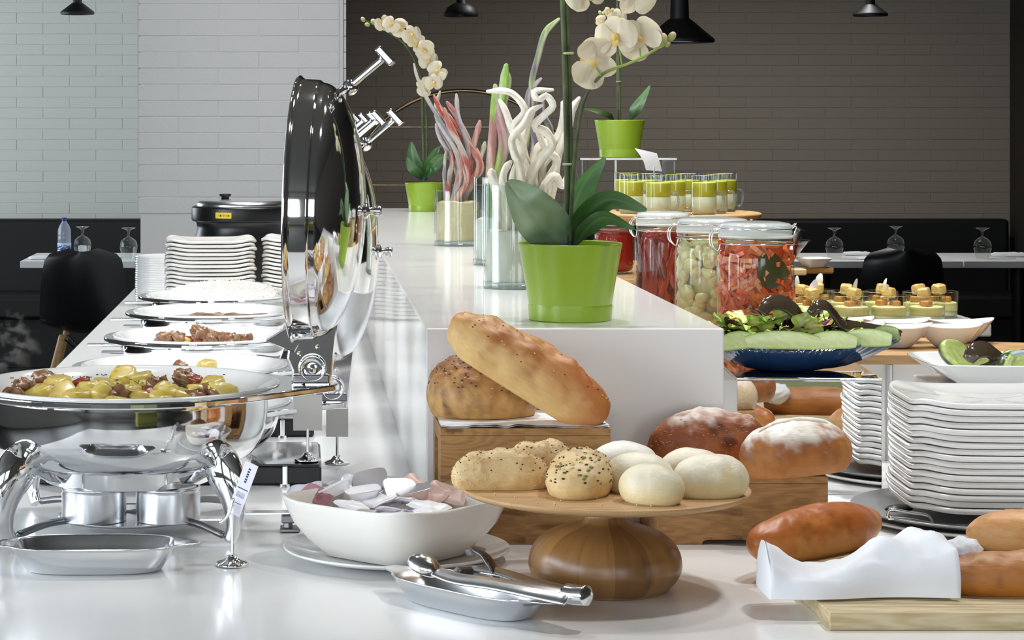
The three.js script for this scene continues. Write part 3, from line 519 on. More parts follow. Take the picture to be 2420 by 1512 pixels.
// ---------------------------------------------------------------- bowl of portion packs
single('oval_plate', loft([[0, 0], [0.6, 0], [0.66, 0.003], [0.93, 0.012], [1, 0.0165], [1.0, 0.019], [0.985, 0.0195], [0.9, 0.014], [0.62, 0.0055], [0, 0.0055]].map(p => [p[0] * 0.161, p[1]]), circle, 96), M.ceramic, 'round white plate under the square bowl of portion packs', 'plate', null, [0.135, CT, -3.245]);
const BOWL = [0.134, CT + 0.0055, -3.245];
{
  const k = 0.131;
  single('square_bowl', loft([[0, 0], [0.56, 0], [0.62, 0.002], [0.78, 0.025], [0.9, 0.05], [0.975, 0.074], [1.0, 0.0855], [0.995, 0.089], [0.97, 0.0885], [0.955, 0.082], [0.93, 0.072], [0.86, 0.05], [0.73, 0.024], [0.55, 0.006], [0, 0.006]].map(p => [p[0] * k, p[1]]), superE(5), 112, (q, s, t, i) => { q[1] += 0.0022 * Math.pow(s / k, 3) * (i > 3 ? 1 : 0) * -Math.cos(4 * t) - 0.004 * (s / k > 0.8 ? 1 : 0); return q; }), M.ceramicWarm, 'deep square white bowl of portion packs, one corner towards the viewer', 'bowl', null, BOWL, [0, 0.83, 0]);
  M.foil = std(0xd9d6da, 0.28, { metalness: 0.75 }); M.packWhite = std(0xf6f5f8, 0.35); M.packPink = std(0xe9c9bd, 0.4); M.packRed = std(0xb98088, 0.5); M.packLilac = std(0xd9d6e2, 0.35);
  const tub = merge([loft([[0, 0], [0.0145, 0], [0.0175, 0.013], [0.021, 0.0135], [0.021, 0.0148], [0, 0.0148]], superE(4, 1.25, 1), 40)]);
  const sachet = ball((x, y, z) => { const ex = Math.sign(x) * Math.pow(Math.abs(x), 0.28), ez = Math.sign(z) * Math.pow(Math.abs(z), 0.28), e = Math.max(Math.abs(ex), Math.abs(ez)); return [ex * 0.026, y * 0.0042 * smooth(1.02, 0.7, e) + 0.0012 * Math.sin(ex * 5 + ez * 3) + 0.0006 * Math.sin(ex * 40) * smooth(0.8, 0.9, Math.abs(ex)), ez * 0.0185]; }, 56, 18);
  const lidGeo = loft([[0, 0], [0.0205, 0], [0.0208, 0.0006], [0.0205, 0.0012], [0, 0.0012]], superE(4, 1.25, 1), 40);
  const rows = [[800, 1168, 't', 'packWhite', -0.5, 0.7], [860, 1180, 't', 'packWhite', -0.3, 0.2], [745, 1172, 's', 'packRed', 0.7, 0.5], [780, 1152, 's', 'foil', 0.2, 0.4], [840, 1152, 's', 'packLilac', 0.3, -0.4], [900, 1165, 's', 'packLilac', -0.4, 0.5], [905, 1186, 's', 'foil', 0.5, -0.3], [940, 1172, 't', 'packLilac', 0.6, -0.5], [960, 1150, 's', 'packPink', 0.2, 0.3], [1000, 1160, 's', 'packPink', -0.2, -0.5], [1020, 1172, 's', 'packPink', 0.3, 0.4], [980, 1180, 't', 'packPink', -0.3, 0.3], [1060, 1166, 's', 'packPink', 0.4, -0.2], [930, 1146, 's', 'foil', 0.1, -0.3], [720, 1160, 's', 'packLilac', 0.1, 0.4], [1040, 1152, 's', 'foil', -0.3, 0.2], [880, 1150, 't', 'packLilac', 0.4, 0.4]];
  const words = { packWhite: 'white', packRed: 'dusky rose', foil: 'silver foil', packLilac: 'pale lilac', packPink: 'pale pink' };
  rows.forEach(([px, py, kind, m, rx, rz], i) => {
    const p = at(px, py, 3.31 - (1190 - py) * -0.0016 - 0.03).toArray();
    if (kind === 't') { const t = thing('portion_tub', words[m] + ' portion tub with a foil lid in the square bowl', 'portion pack', p, rr(0, 3), words[m] + ' tubs in the bowl'); t.rotation.set(rx * 0.8 + 0.3, rr(-0.5, 0.8), rz * 0.6); part(t, 'tub', tub, M[m]); part(t, 'foil_lid', lidGeo, m === 'packWhite' ? M.packWhite : M.foil, [0, 0.0149, 0]); }
    else { const s = single('sachet', sachet, M[m], words[m] + ' sachet in the square bowl', 'sachet', words[m] + ' sachets in the bowl', p, [rx * 0.7 + 0.35, rr(-0.8, 0.8), rz * 0.6]); }
  });
  for (let k2 = 0; k2 < 16; k2++) { const a = rr(0, 6.28), r = rr(0, 0.075); single('sachet', sachet, [M.foil, M.packLilac, M.packWhite][k2 % 3], ['silver foil', 'pale lilac', 'white'][k2 % 3] + ' sachet in the square bowl', 'sachet', ['silver foil', 'pale lilac', 'white'][k2 % 3] + ' sachets in the bowl', [BOWL[0] + r * Math.cos(a), CT + 0.052 + 0.012 * (k2 % 3), BOWL[2] + r * Math.sin(a)], [rr(-0.3, 0.3), rr(0, 6), rr(-0.3, 0.3)]); }
}
// ---------------------------------------------------------------- crates and breads
function crate(label, x0, x1, h, slot) {
  const z0 = -3.52, z1 = -3.348, t = thing('wooden_crate', label, 'crate', [(x0 + x1) / 2, CT, (z0 + z1) / 2]), w = x1 - x0, d = z1 - z0, th = 0.011;
  const front = new THREE.Shape([[-w / 2, 0], [-w / 2, h - th], [w / 2, h - th], [w / 2, 0]].map(p => new THREE.Vector2(...p)));
  const front2 = slot === 'foot' ? new THREE.Shape([[-w / 2, 0], [-w / 2, h - th], [w / 2, h - th], [w / 2, 0], [0.012, 0], [0.008, 0.0055], [0.002, 0.007], [-0.05, 0.007], [-0.057, 0.0055], [-0.06, 0]].map(p => new THREE.Vector2(...p))) : front;
  const ex = s => uvBox(new THREE.ExtrudeGeometry(s, { depth: th - 0.002, bevelEnabled: true, bevelThickness: 0.001, bevelSize: 0.001, bevelOffset: -0.001, bevelSegments: 2 }).translate(0, 0, -th + 0.001), 2.6);
  part(t, 'front_panel', ex(front2), M.crate, [0, 0, d / 2]);
  part(t, 'back_panel', ex(front), M.crate, [0, 0, -d / 2 + th]);
  const side = new THREE.Shape([[-d / 2 + th, 0], [-d / 2 + th, h - th], [d / 2 - th, h - th], [d / 2 - th, 0]].map(p => new THREE.Vector2(...p)));
  const hole = new THREE.Path(); const hy0 = h * 0.42, hy1 = h * 0.86; hole.moveTo(-0.03, hy0); hole.lineTo(0.055, hy0); hole.lineTo(0.055, hy1); hole.lineTo(-0.03, hy1); side.holes.push(hole);
  for (const s of [-1, 1]) part(t, 'side_panel', ex(side), M.crate, [s > 0 ? w / 2 : -w / 2 + th, 0, 0], [0, Math.PI / 2, 0]);
  part(t, 'top_panel', uvBox(boxAt(-w / 2, w / 2, h - th, h, -d / 2, d / 2, 0.0015), 2.6), M.crate);
}
crate('taller upright wooden crate carrying the long loaf, against the white riser block', 0.2034, 0.4532, 0.1705, null);
crate('low wooden crate with a notch at its foot, carrying the dusted loaf', 0.5215, 0.772, 0.1004, 'foot');
// a white napkin on the tall crate
{
  const g = new THREE.PlaneGeometry(0.247, 0.168, 60, 40).rotateX(-Math.PI / 2), p = g.attributes.position;
  const lower = g.clone();
  for (const [q, dy] of [[g, 0.0032], [lower, 0.0006]]) { const a = q.attributes.position; for (let i = 0; i < a.count; i++) { const x = a.getX(i), z = a.getZ(i), e = Math.max(smooth(0.1, 0.1235, Math.abs(x)), smooth(0.06, 0.084, Math.abs(z))); a.setY(i, dy + 0.0035 * clamp(fbm(x * 18, 1, z * 18, 2) * 0.5 + 0.35) + e * 0.003 * fbm(x * 30, 4, z * 30, 2)); a.setX(i, x * (1 + 0.012 * fbm(z * 25, 2, 1, 2))); } q.computeVertexNormals(); }
  single('paper_napkin', merge([g, lower]), M.paper, 'white napkin spread on the taller crate under the two loaves', 'napkin', null, [0.3283, CT + 0.1705, -3.434]);
}
const crust = (base, top, dark) => ({ base: lin(base), top: lin(top), dark: lin(dark) });
let breadSeed = 1;
function loaf(o) {
  const { L, W, H, pal, n = 0.82, flat = 0.6, bend = 0, lump = 0.05, taper = 0, flour, slash = [], spots = 0.3 } = o, s = breadSeed++ * 13.7;
  const bl = o.blunt || 2.25, G = o.grain || 0.032;
  const fn = (x, y, z) => {
    const ex = Math.sign(x) * Math.pow(Math.abs(x), n), e0 = Math.hypot(y, z) || 1e-6, full = Math.pow(Math.max(0, 1 - Math.pow(Math.abs(ex), bl)), 1 / bl), yn = y / e0 * full, zn = z / e0 * full;
    const qx = ex * L / 2 / G + s, qy = yn * H / 2 / G, qz = zn * W / 2 / G + s, b = fbm(qx * 0.55, qy * 0.55, qz * 0.55, 3), m = fbm(qx * 2.1, qy * 2.1, qz * 2.1, 4), k = 1 + lump * b + lump * 0.22 * m;
    const yy = yn < -flat ? -flat + (yn + flat) * 0.12 : yn, tp = 1 + taper * ex; let dip = 0;
    for (const [cz, w, x0, x1] of slash) { const d = Math.abs(zn - cz - 0.06 * Math.sin(ex * 4)); if (yn > 0) dip = Math.max(dip, smooth(w, 0, d) * smooth(x0, x0 + 0.1, ex) * smooth(x1, x1 - 0.1, ex)); }
    const px = ex * L / 2 * (1 + 0.4 * (k - 1)), pz = zn * W / 2 * k * tp + bend * (ex * ex - 0.3) * L, py = (yy + flat) * H / (1 + flat) * k * (1 + taper * 0.5 * ex) * (1 - 0.09 * dip);
    const tone = smooth(-0.55, 0.6, yn + 0.75 * b + 0.35 * m);
    let c = mix3(pal.base, pal.top, tone);
    c = mix3(c, pal.dark, clamp(smooth(0.1, 0.75, fbm(qx * 0.9 + 5, qy * 0.9, qz * 0.9, 4) + 0.25 * m) * spots * 1.8 * clamp(tone + 0.25)));
    if (o.end) c = mix3(c, lin(o.end), 0.75 * smooth(-0.1, 0.9, ex + 0.35 * b + 0.2 * yn));
    if (dip > 0) c = mix3(c, o.cut ? lin(o.cut) : pal.dark, dip * 0.7);
    if (flour) { const f = smooth(-0.25, 0.75, (yn - flour[1]) * 1.5 + 0.55 * m + 0.5 * b) * (1 - 0.8 * dip); c = mix3(c, lin(flour[2] || 0xece6db), f * flour[0]); }
    const fine = 1 + (o.fine ?? 0.1) * fbm(qx * 9, qy * 9, qz * 9, 2);
    return [px, py, pz, [c[0] * fine, c[1] * fine, c[2] * fine]];
  };
  return { geo: ball(fn, 120, 72), fn };
}
function seedsOn(fn, n, where, len) {
  const list = [];
  for (let i = 0; i < n * 3 && list.length < n; i++) {
    const u = rr(0, 6.283), y = rr(-0.4, 1), r = Math.sqrt(1 - y * y), d = [r * Math.cos(u), y, r * Math.sin(u)]; if (!where(...d)) continue;
    const p = fn(...d), e = 0.012, q = fn(Math.cos(u + e) * r, y, Math.sin(u + e) * r), t = V(q[0] - p[0], q[1] - p[1], q[2] - p[2]).normalize();
    const m = new THREE.Matrix4().compose(V(p[0], p[1], p[2]), new THREE.Quaternion().setFromUnitVectors(V(1, 0, 0), t).multiply(new THREE.Quaternion().setFromAxisAngle(V(1, 0, 0), rr(0, 6))), V(rr(0.7, 1.2) * len, rr(0.45, 0.6) * len, rr(0.45, 0.6) * len));
    list.push(new THREE.SphereGeometry(1, 6, 4).applyMatrix4(m));
  }
  return merge(list);
}
const seedDark = std(0x3a2a1a, 0.6), seedPale = std(0xcdb27a, 0.6), seedGreen = std(0x7d7a44, 0.6);
function bread(name, label, o, pos, rot, group) {
  const b = loaf(o), t = thing(name, label, 'bread', pos, 0, group); t.rotation.set(...rot, 'YXZ');
  part(t, 'crust', b.geo, o.mat || M.vcBread);
  (o.seeds || []).forEach(([n, where, len, mat, nm]) => part(t, nm, seedsOn(b.fn, n, where, len), mat, null, null, { kind: 'stuff' }));
  return t;
}
const GOLD = crust(0xdcb878, 0xc79258, 0xa9672c), BROWN = crust(0xc89c5c, 0x8d5c30, 0x55301a);
bread('round_loaf', 'round dark-crusted loaf with seeds under the long loaf', { L: 0.172, W: 0.13, H: 0.096, n: 0.9, flat: 0.5, lump: 0.1, pal: BROWN, spots: 0.45, seeds: [[150, (x, y) => y > 0.2, 0.0022, seedDark, 'seeds'], [60, (x, y) => y > -0.1, 0.002, seedPale, 'pale_seeds']] }, [0.2765, CT + 0.1755, -3.468], [0, 0.2, 0]);
bread('long_loaf', 'long golden loaf leaning on the round dark loaf', { L: 0.27, W: 0.082, H: 0.086, n: 0.8, blunt: 2.5, flat: 0.8, lump: 0.1, bend: 0.02, taper: 0.05, pal: GOLD, spots: 0.5, end: 0xb8682c, seeds: [[40, (x, y) => y > 0.1, 0.0017, seedDark, 'seeds'], [46, (x, y, z) => y > 0.3 && z > -0.3, 0.0022, seedPale, 'blisters']] }, [0.315, CT + 0.219, -3.376], [-0.06, 0.04, -0.56]);
bread('seeded_loaf', 'dark reddish-brown loaf with a floury top behind the low crate edge', { L: 0.19, W: 0.088, H: 0.08, flat: 0.5, lump: 0.09, pal: crust(0xb06a34, 0x8d4c24, 0x4e2612), spots: 0.45, flour: [0.75, 0.78], seeds: [[190, (x, y, z) => y < 0.75 && z > -0.2, 0.0015, std(0xd58a4c, 0.5), 'seeds']] }, [0.62, CT + 0.1012, -3.478], [0, 0.12, 0.02]);
bread('dusted_loaf', 'flour-dusted brown loaf with a long slash on the low crate', { L: 0.178, W: 0.09, H: 0.08, n: 0.7, flat: 0.55, lump: 0.06, pal: crust(0xbd7f40, 0x955526, 0x633213), flour: [0.95, 0.35], slash: [[0.15, 0.09, -0.75, 0.6]], cut: 0x9a835c }, [0.732, CT + 0.1015, -3.374], [0, 0.3, 0.05]);
bread('round_loaf', 'pale floury loaf piece at the back of the low crate', { L: 0.09, W: 0.06, H: 0.06, flat: 0.6, pal: crust(0xd9c3a0, 0xd2b48a, 0xb08250), flour: [0.8, 0.3] }, [0.735, CT + 0.1012, -3.474], [0, 0.1, 0]);
// cake stand
{
  const t = thing('cake_stand', 'round wooden cake stand with a bulging domed foot, piled with rolls', 'cake stand', [0.4042, CT, -3.04]);
  part(t, 'foot', lathe(new THREE.SplineCurve([[0.0001, 0], [0.076, 0], [0.084, 0.0025], [0.0945, 0.013], [0.1005, 0.025], [0.1015, 0.035], [0.0985, 0.049], [0.0905, 0.062], [0.077, 0.0725], [0.059, 0.08], [0.042, 0.0845], [0.031, 0.0885], [0.0265, 0.096], [0.0265, 0.105], [0.03, 0.114], [0.037, 0.119], [0.0001, 0.1195]].map(p => new THREE.Vector2(...p))).getPoints(110).map(p => [p.x, p.y]), 96), M.stave);
  part(t, 'plate', uvBox(lathe([[0, 0.119], [0.05, 0.1185], [0.12, 0.1195], [0.17, 0.1225], [0.1865, 0.1265], [0.191, 0.1305], [0.1915, 0.1335], [0.1895, 0.1345], [0.186, 0.134], [0, 0.1335]], 120), 2.4), M.woodLight);
}
const SY = CT + 0.1338, WHITE = crust(0xe3cf9c, 0xe8dcbc, 0xd9bd82), PALE = crust(0xd6b67c, 0xdcbf8c, 0xb98545);
bread('seed_roll', 'long knobbly seeded roll at the left edge of the cake stand', { L: 0.134, W: 0.062, H: 0.05, n: 0.75, flat: 0.5, lump: 0.16, pal: PALE, mat: M.vcBread, seeds: [[420, (x, y) => y > -0.35, 0.0016, std(0xd9bb80, 0.7), 'sesame_seeds'], [60, (x, y) => y > 0.3, 0.0018, seedDark, 'dark_seeds']] }, [0.267, SY, -3.035], [0, 0.08, 0]);
bread('seed_roll', 'seeded roll behind the left one on the cake stand', { L: 0.1, W: 0.06, H: 0.05, flat: 0.5, lump: 0.16, pal: PALE, seeds: [[260, (x, y) => y > -0.3, 0.0016, std(0xd9bb80, 0.7), 'sesame_seeds'], [60, (x, y) => y > 0.2, 0.0018, seedDark, 'dark_seeds']] }, [0.325, SY, -3.125], [0, 0.4, 0]);
bread('seed_roll', 'roll dotted with pumpkin seeds pointing at the viewer, at the front of the cake stand', { L: 0.15, W: 0.088, H: 0.056, flat: 0.5, lump: 0.12, pal: PALE, seeds: [[110, (x, y) => y > 0.05, 0.0026, seedDark, 'dark_seeds'], [44, (x, y) => y > 0.0, 0.0036, seedGreen, 'pumpkin_seeds'], [50, (x, y) => y > 0.5, 0.003, seedPale, 'pale_seeds']] }, [0.366, SY, -3.0], [0, 1.35, 0]);
const wr1 = { fine: 0.04, L: 0.096, W: 0.064, H: 0.052, n: 0.93, blunt: 2.05, flat: 0.62, lump: 0.05, pal: WHITE, spots: 0.12, flour: [0.7, 0.15, 0xf6eeda] };
[['pale floury roll lying nearest the viewer on the cake stand', 0.447, -2.917, -0.6, 0.92, { flour: [0.5, 0.45, 0xe9dfc8] }], ['pale floury roll behind the nearest one on the cake stand', 0.443, -3.0, -0.35, 0.98, {}], ['smooth pale roll nearest the right edge of the cake stand', 0.532, -2.968, 0.12, 1.05, { spots: 0.3 }], ['pale roll behind the smooth right one on the cake stand', 0.522, -3.052, 0.1, 0.95, {}], ['palest roll at the back of the cake stand before the tall crate', 0.438, -3.105, -0.15, 0.98, { flour: [0.95, 0.1, 0xf4f0e6] }]].forEach(([label, x, z, a, k, ex]) =>
  bread('white_roll', label, { ...wr1, L: wr1.L * k, W: wr1.W * k, H: wr1.H * (k + 0.02), ...ex }, [x, SY, z], [0, a, 0]));
const crumbs = []; for (let i = 0; i < 46; i++) { const a = rr(0, 6.28), r = 0.17 * Math.sqrt(rnd()); crumbs.push(new THREE.IcosahedronGeometry(rr(0.0008, 0.002), 0).translate(0.4042 + r * Math.cos(a), SY + 0.0012, -3.04 + r * Math.sin(a))); }
stuff('bread_crumbs', merge(crumbs), std(0xd8b47a, 0.8), 'crumbs strewn over the plate of the cake stand', 'crumbs');
// slatted board with rolls and a cloth
{
  const x0 = 0.643, x1 = 1.55, z0 = -3.22, z1 = -2.783, t = thing('slatted_board', 'pale slatted bread board in the near right corner', 'board', [x0, CT, z1]);
  const d = z1 - z0; let z = 0; const widths = [0.034, 0.014, 0.021]; while (widths.reduce((a, b) => a + b + 0.0028, 0) < d - 0.03) widths.push(0.0245);
  part(t, 'under_panel', uvBox(boxAt(0.004, x1 - x0, 0, 0.0135, -d + 0.003, -0.003, 0.001), 2), M.board);
  widths.forEach((w, k) => { part(t, 'slat', uvBox(boxAt(0, x1 - x0, k ? 0.0125 : 0, 0.022, -z - w, -z, 0.0022).translate(0, 0, 0), 1.4 + 0.1 * (k % 3)), M.board); z += w + 0.0028; });
}
const BT = CT + 0.022, TAN = crust(0xc98d4a, 0xb5672c, 0x8a4415);
bread('brown_roll', 'long shiny brown roll overhanging the left end of the slatted board', { L: 0.285, W: 0.078, H: 0.068, n: 0.75, flat: 0.7, lump: 0.05, pal: TAN, spots: 0.3, mat: phys(0xffffff, 0.42, { vertexColors: true, clearcoat: 0.25, clearcoatRoughness: 0.35 }) }, [0.713, BT, -3.165], [0, 0.72, 0.0]);
bread('brown_roll', 'tan pointed roll on the back of the slatted board before the plate stack', { L: 0.3, W: 0.085, H: 0.062, n: 0.8, flat: 0.6, lump: 0.06, pal: crust(0xd6a873, 0xc78f56, 0xa06a30), spots: 0.25 }, [1.075, BT, -3.165], [0, -0.22, 0]);
bread('brown_roll', 'crusty brown roll sticking out of the white cloth on the slatted board', { L: 0.34, blunt: 3, W: 0.075, H: 0.054, n: 0.7, flat: 0.7, lump: 0.07, pal: crust(0xb8742c, 0xb4743c, 0x7a430f), spots: 0.45, flour: [0.35, 0.75, 0xd9b489] }, [0.972, BT, -2.9], [0, 0.02, 0]);
{
  // the folded cloth: rings from its flat left end to the open mouth round the roll
  const rows = [], n = 44, m = 56, pos = [], idx = [], pt = (u, a, inset) => {
    const x = 0.585 + u * 0.232, z = -2.892 - 0.012 * u, top = 0.058 - 0.026 * Math.sin(clamp(u * 1.7) * Math.PI) + 0.016 * smooth(0.55, 1, u), half = 0.047 + 0.006 * Math.sin(u * 7) + 0.004 * u;
    let c = Math.cos(a), s = Math.sin(a);
    const y = Math.max(s > 0 ? Math.pow(s, 0.8) * top : s * 0.004, s > 0 ? 0 : -0.003) + (s > 0 ? 0.006 * fbm(u * 5, a * 1.6, 3.1, 3) + 0.0045 * Math.sin(u * 9 - a * 3) * s + 0.003 * Math.sin(u * 23 + a * 4) * s * smooth(0.35, 0.8, u) : 0);
    return [x + (u > 0.9 ? 0.006 * Math.sin(a * 2 + 1) * (u - 0.9) * 10 : 0) - (u < 0.05 ? 0.01 * c * 0 : 0), 0.004 + y - inset * s * 0.5, z + Math.sign(c) * Math.pow(Math.abs(c), 0.8) * (half - inset)];
  };
  for (const inset of [0, 0.0035]) for (let i = 0; i <= n; i++) for (let j = 0; j <= m; j++) { const u = inset ? 1 - i / n : i / n; pos.push(...pt(u, j / m * Math.PI * 2, inset)); }
  const R = 2 * (n + 1); for (let i = 0; i < R - 1; i++) for (let j = 0; j < m; j++) { const a = i * (m + 1) + j, b = a + m + 1; idx.push(a, a + 1, b, b, a + 1, b + 1); }
  const cap = [0, 0]; for (let j = 0; j < m / 2; j++) { const a = j, b = m - j; idx.push(a, b, a + 1, b, b - 1, a + 1); }
  const g = new THREE.BufferGeometry(); g.setAttribute('position', new THREE.Float32BufferAttribute(pos, 3)); g.setIndex(idx); g.computeVertexNormals();
  const t = thing('cloth_napkin', 'white cloth napkin wrapped round the end of the crusty roll on the slatted board', 'napkin', [0, BT, 0]);
  part(t, 'wrap', g, M.cloth);
  part(t, 'folded_corner', ball((x, y, z) => { const k = 1 + 0.16 * fbm(x * 3, y * 3, z * 3, 3); return [x * 0.021 * k, y * 0.017 * k + 0.004 * x, z * 0.02 * k]; }, 32, 20), M.cloth, [0.848, 0.043, -2.935], [0, 0, -0.25]).scale.setScalar(1.25);
}
// ---------------------------------------------------------------- orchids, vases and twisted branches on the riser
const potGeo = k => lathe([[0, 0], [0.0655, 0], [0.0665, 0.002], [0.068, 0.0235], [0.0668, 0.0255], [0.0672, 0.027], [0.0725, 0.06], [0.083, 0.1215], [0.0838, 0.1235], [0.0825, 0.1245], [0.0808, 0.123], [0.0785, 0.112], [0.0665, 0.05], [0, 0.05]].map(p => [p[0] * k, p[1] * k]), 80);
const LEAF = [lin(0x3f6b2e), lin(0x2c5526), lin(0xa3bd98)];
function leafMesh(parent, spine, w, side, pale = 0) {
  const s = rnd() * 50;
  const g = blade(spine, t => w * Math.pow(Math.sin(Math.PI * Math.pow(clamp(t * 0.97 + 0.015), 0.8)), 0.62) * (0.55 + 0.45 * smooth(0, 0.35, t)), side, { seg: 30, across: 10, thick: 0.0024, fold: 0.16, colour: (t, k, f) => { const n = fbm(t * 3 + s, k * 1.2, s, 3), vein = smooth(0.06, 0, Math.abs(k)); return mix3(mix3(LEAF[0], LEAF[1], clamp(0.5 + n)), LEAF[2], clamp(pale * (0.6 + 0.5 * n) + 0.12 * vein)); } });
  return part(parent, 'leaf', g, M.vcLeaf);
}
function petalGeo(l, w, cup) { return blade(pts([[0, 0, 0], [0, l * 0.4, cup * 0.3], [0, l * 0.75, cup * 0.2], [0, l, -cup * 0.4]]), t => w * Math.pow(Math.sin(Math.PI * clamp(0.06 + t * 0.92)), 0.6) * (0.45 + 0.55 * smooth(0, 0.45, t)), V(1, 0, 0), { seg: 14, across: 8, thick: 0.0007, fold: -0.1, wave: 0.03 }); }
const petalBig = petalGeo(0.037, 0.0245, 0.01), petalSlim = petalGeo(0.036, 0.015, 0.008), lipGeo = merge([ball((x, y, z) => [x * 0.006, y * 0.008, z * 0.009 + 0.006], 14, 10), blade(pts([[0, 0, 0.006], [0, -0.008, 0.014], [0, -0.016, 0.013]]), t => 0.006 * Math.sin(Math.PI * (0.1 + 0.85 * t)), V(1, 0, 0), { seg: 8, across: 4 })]);
M.lip = std(0xe0c26a, 0.6);
function flower(parent, p, face, size, roll = 0) {
  const g = new THREE.Group(); g.name = 'flower'; g.position.copy(p); g.quaternion.setFromUnitVectors(V(0, 0, 1), V(...face).normalize()); g.rotateZ(roll); g.scale.setScalar(size); parent.add(g);
  for (const a of [1.45, -1.45]) part(g, 'petal', petalBig, M.petal, [0, 0, 0.002], [0, 0, a]);
  for (const a of [0, 2.3, -2.3]) part(g, 'petal', petalSlim, M.petal, null, [0, 0, a]);
  part(g, 'lip', lipGeo, M.lip);
}
const stemCol = (t, a, q) => { const n = fbm(q.x * 60, q.y * 40, q.z * 60, 3); return mix3(lin(0x55663a), lin(0x3c4529), clamp(0.5 + n)); };
const budGeo = ball((x, y, z) => [x * 0.0085, y * 0.0115, z * 0.0085, mix3(lin(0x9aa552), lin(0xc9b69a), smooth(-0.3, 0.8, y + 0.3 * fbm(x * 3, y * 3, z * 3, 2)))], 18, 14);
function bud(parent, p, s, rot) { const b = part(parent, 'bud', budGeo, M.vc, p.toArray(), rot); b.scale.setScalar(s); }
function pottedOrchid(label, pos, k) {
  const t = thing('potted_orchid', label, 'orchid', pos);
  part(t, 'pot', potGeo(k), M.potGreen);
  part(t, 'soil', cyl(0.0795 * k, 0.076 * k, 0.012 * k, 48), M.soil, [0, 0.106 * k, 0]);
  t.userData.at = undefined; delete t.userData.at;
  return [t, (px, py, z) => at(px, py, z).sub(t.position)];
}
{ // the large one in front
  const [t, p] = pottedOrchid('large white orchid in a glossy green pot near the front edge of the riser', [0.4345, RT, -3.692], 1);
  leafMesh(t, [p(1334, 582, 3.69), p(1300, 548, 3.66), p(1250, 488, 3.63), p(1200, 428, 3.64)], 0.04, V(0.74, 0.62, 0.25), 1.0);
  leafMesh(t, [p(1345, 580, 3.7), p(1352, 505, 3.72), p(1382, 432, 3.74), p(1428, 372, 3.75)], 0.032, V(0.72, 0.3, 0.62), 0);
  leafMesh(t, [p(1352, 580, 3.68), p(1378, 515, 3.66), p(1440, 470, 3.64), p(1528, 496, 3.64)], 0.024, V(-0.05, 0.78, 0.62), 0);
  leafMesh(t, [p(1358, 580, 3.67), p(1385, 540, 3.65), p(1430, 512, 3.63), p(1500, 540, 3.6)], 0.019, V(-0.1, 0.7, 0.7), 0.12);
  leafMesh(t, [p(1330, 580, 3.72), p(1340, 540, 3.76), p(1360, 505, 3.8), p(1400, 480, 3.86)], 0.022, V(1, 0.3, 0), 0);
  part(t, 'stake', sweep([p(1341, 582, 3.69), p(1338, 300, 3.69), p(1327, -80, 3.69)], 0.0042, { seg: 30, ring: 8, colour: stemCol }), M.vc);
  part(t, 'stem', sweep([p(1349, 582, 3.685), p(1350, 420, 3.69), p(1347, 250, 3.695), p(1342, 100, 3.695), p(1335, -90, 3.69)], 0.0033, { seg: 40, ring: 8, colour: stemCol }), M.vc);
  part(t, 'stem', sweep([p(1347, 570, 3.68), p(1354, 420, 3.68), p(1364, 320, 3.68), p(1384, 228, 3.68), p(1425, 175, 3.67), p(1490, 148, 3.66), p(1548, 118, 3.66), p(1592, 84, 3.66)], t => 0.0037 - 0.0018 * t, { seg: 60, ring: 8, colour: (t, a, q) => mix3(stemCol(t, a, q), lin(0x9fb45a), smooth(0.62, 0.8, t)) }), M.vc);
  for (const y of [126, 388]) part(t, 'clip', new THREE.TorusGeometry(0.0075, 0.002, 8, 24).rotateX(Math.PI / 2), std(0xb9bd8a, 0.5), p(1343, y, 3.69).toArray());
  flower(t, p(1402, 150, 3.66), [-0.25, 0.2, -1], 1.12, 0.5); flower(t, p(1456, 88, 3.66), [-0.35, -0.1, 0.9], 0.95, 0.2); flower(t, p(1512, 92, 3.66), [0.35, 0.1, -0.9], 1.0, -0.2);
  flower(t, p(1385, -22, 3.65), [0.2, -0.2, 1], 1, 0.4); flower(t, p(1500, -16, 3.68), [0.1, 0.1, 1], 1, 2.6);
  for (const [a, b] of [[[1548, 118], [1541, 105]], [[1514, 140], [1512, 110]], [[1420, 178], [1406, 155]], [[1470, 155], [1462, 105]]]) part(t, 'flower_stalk', sweep([p(...a, 3.665), p(...b, 3.665)], 0.0016, { seg: 6, ring: 6, colour: () => lin(0x93a858) }), M.vc);
  bud(t, p(1562, 96, 3.66), 1.15, [0, 0, -0.5]); bud(t, p(1588, 86, 3.66), 0.72, [0, 0, -0.6]); bud(t, p(1578, 104, 3.66), 0.5, [0, 0, -0.6]);
}
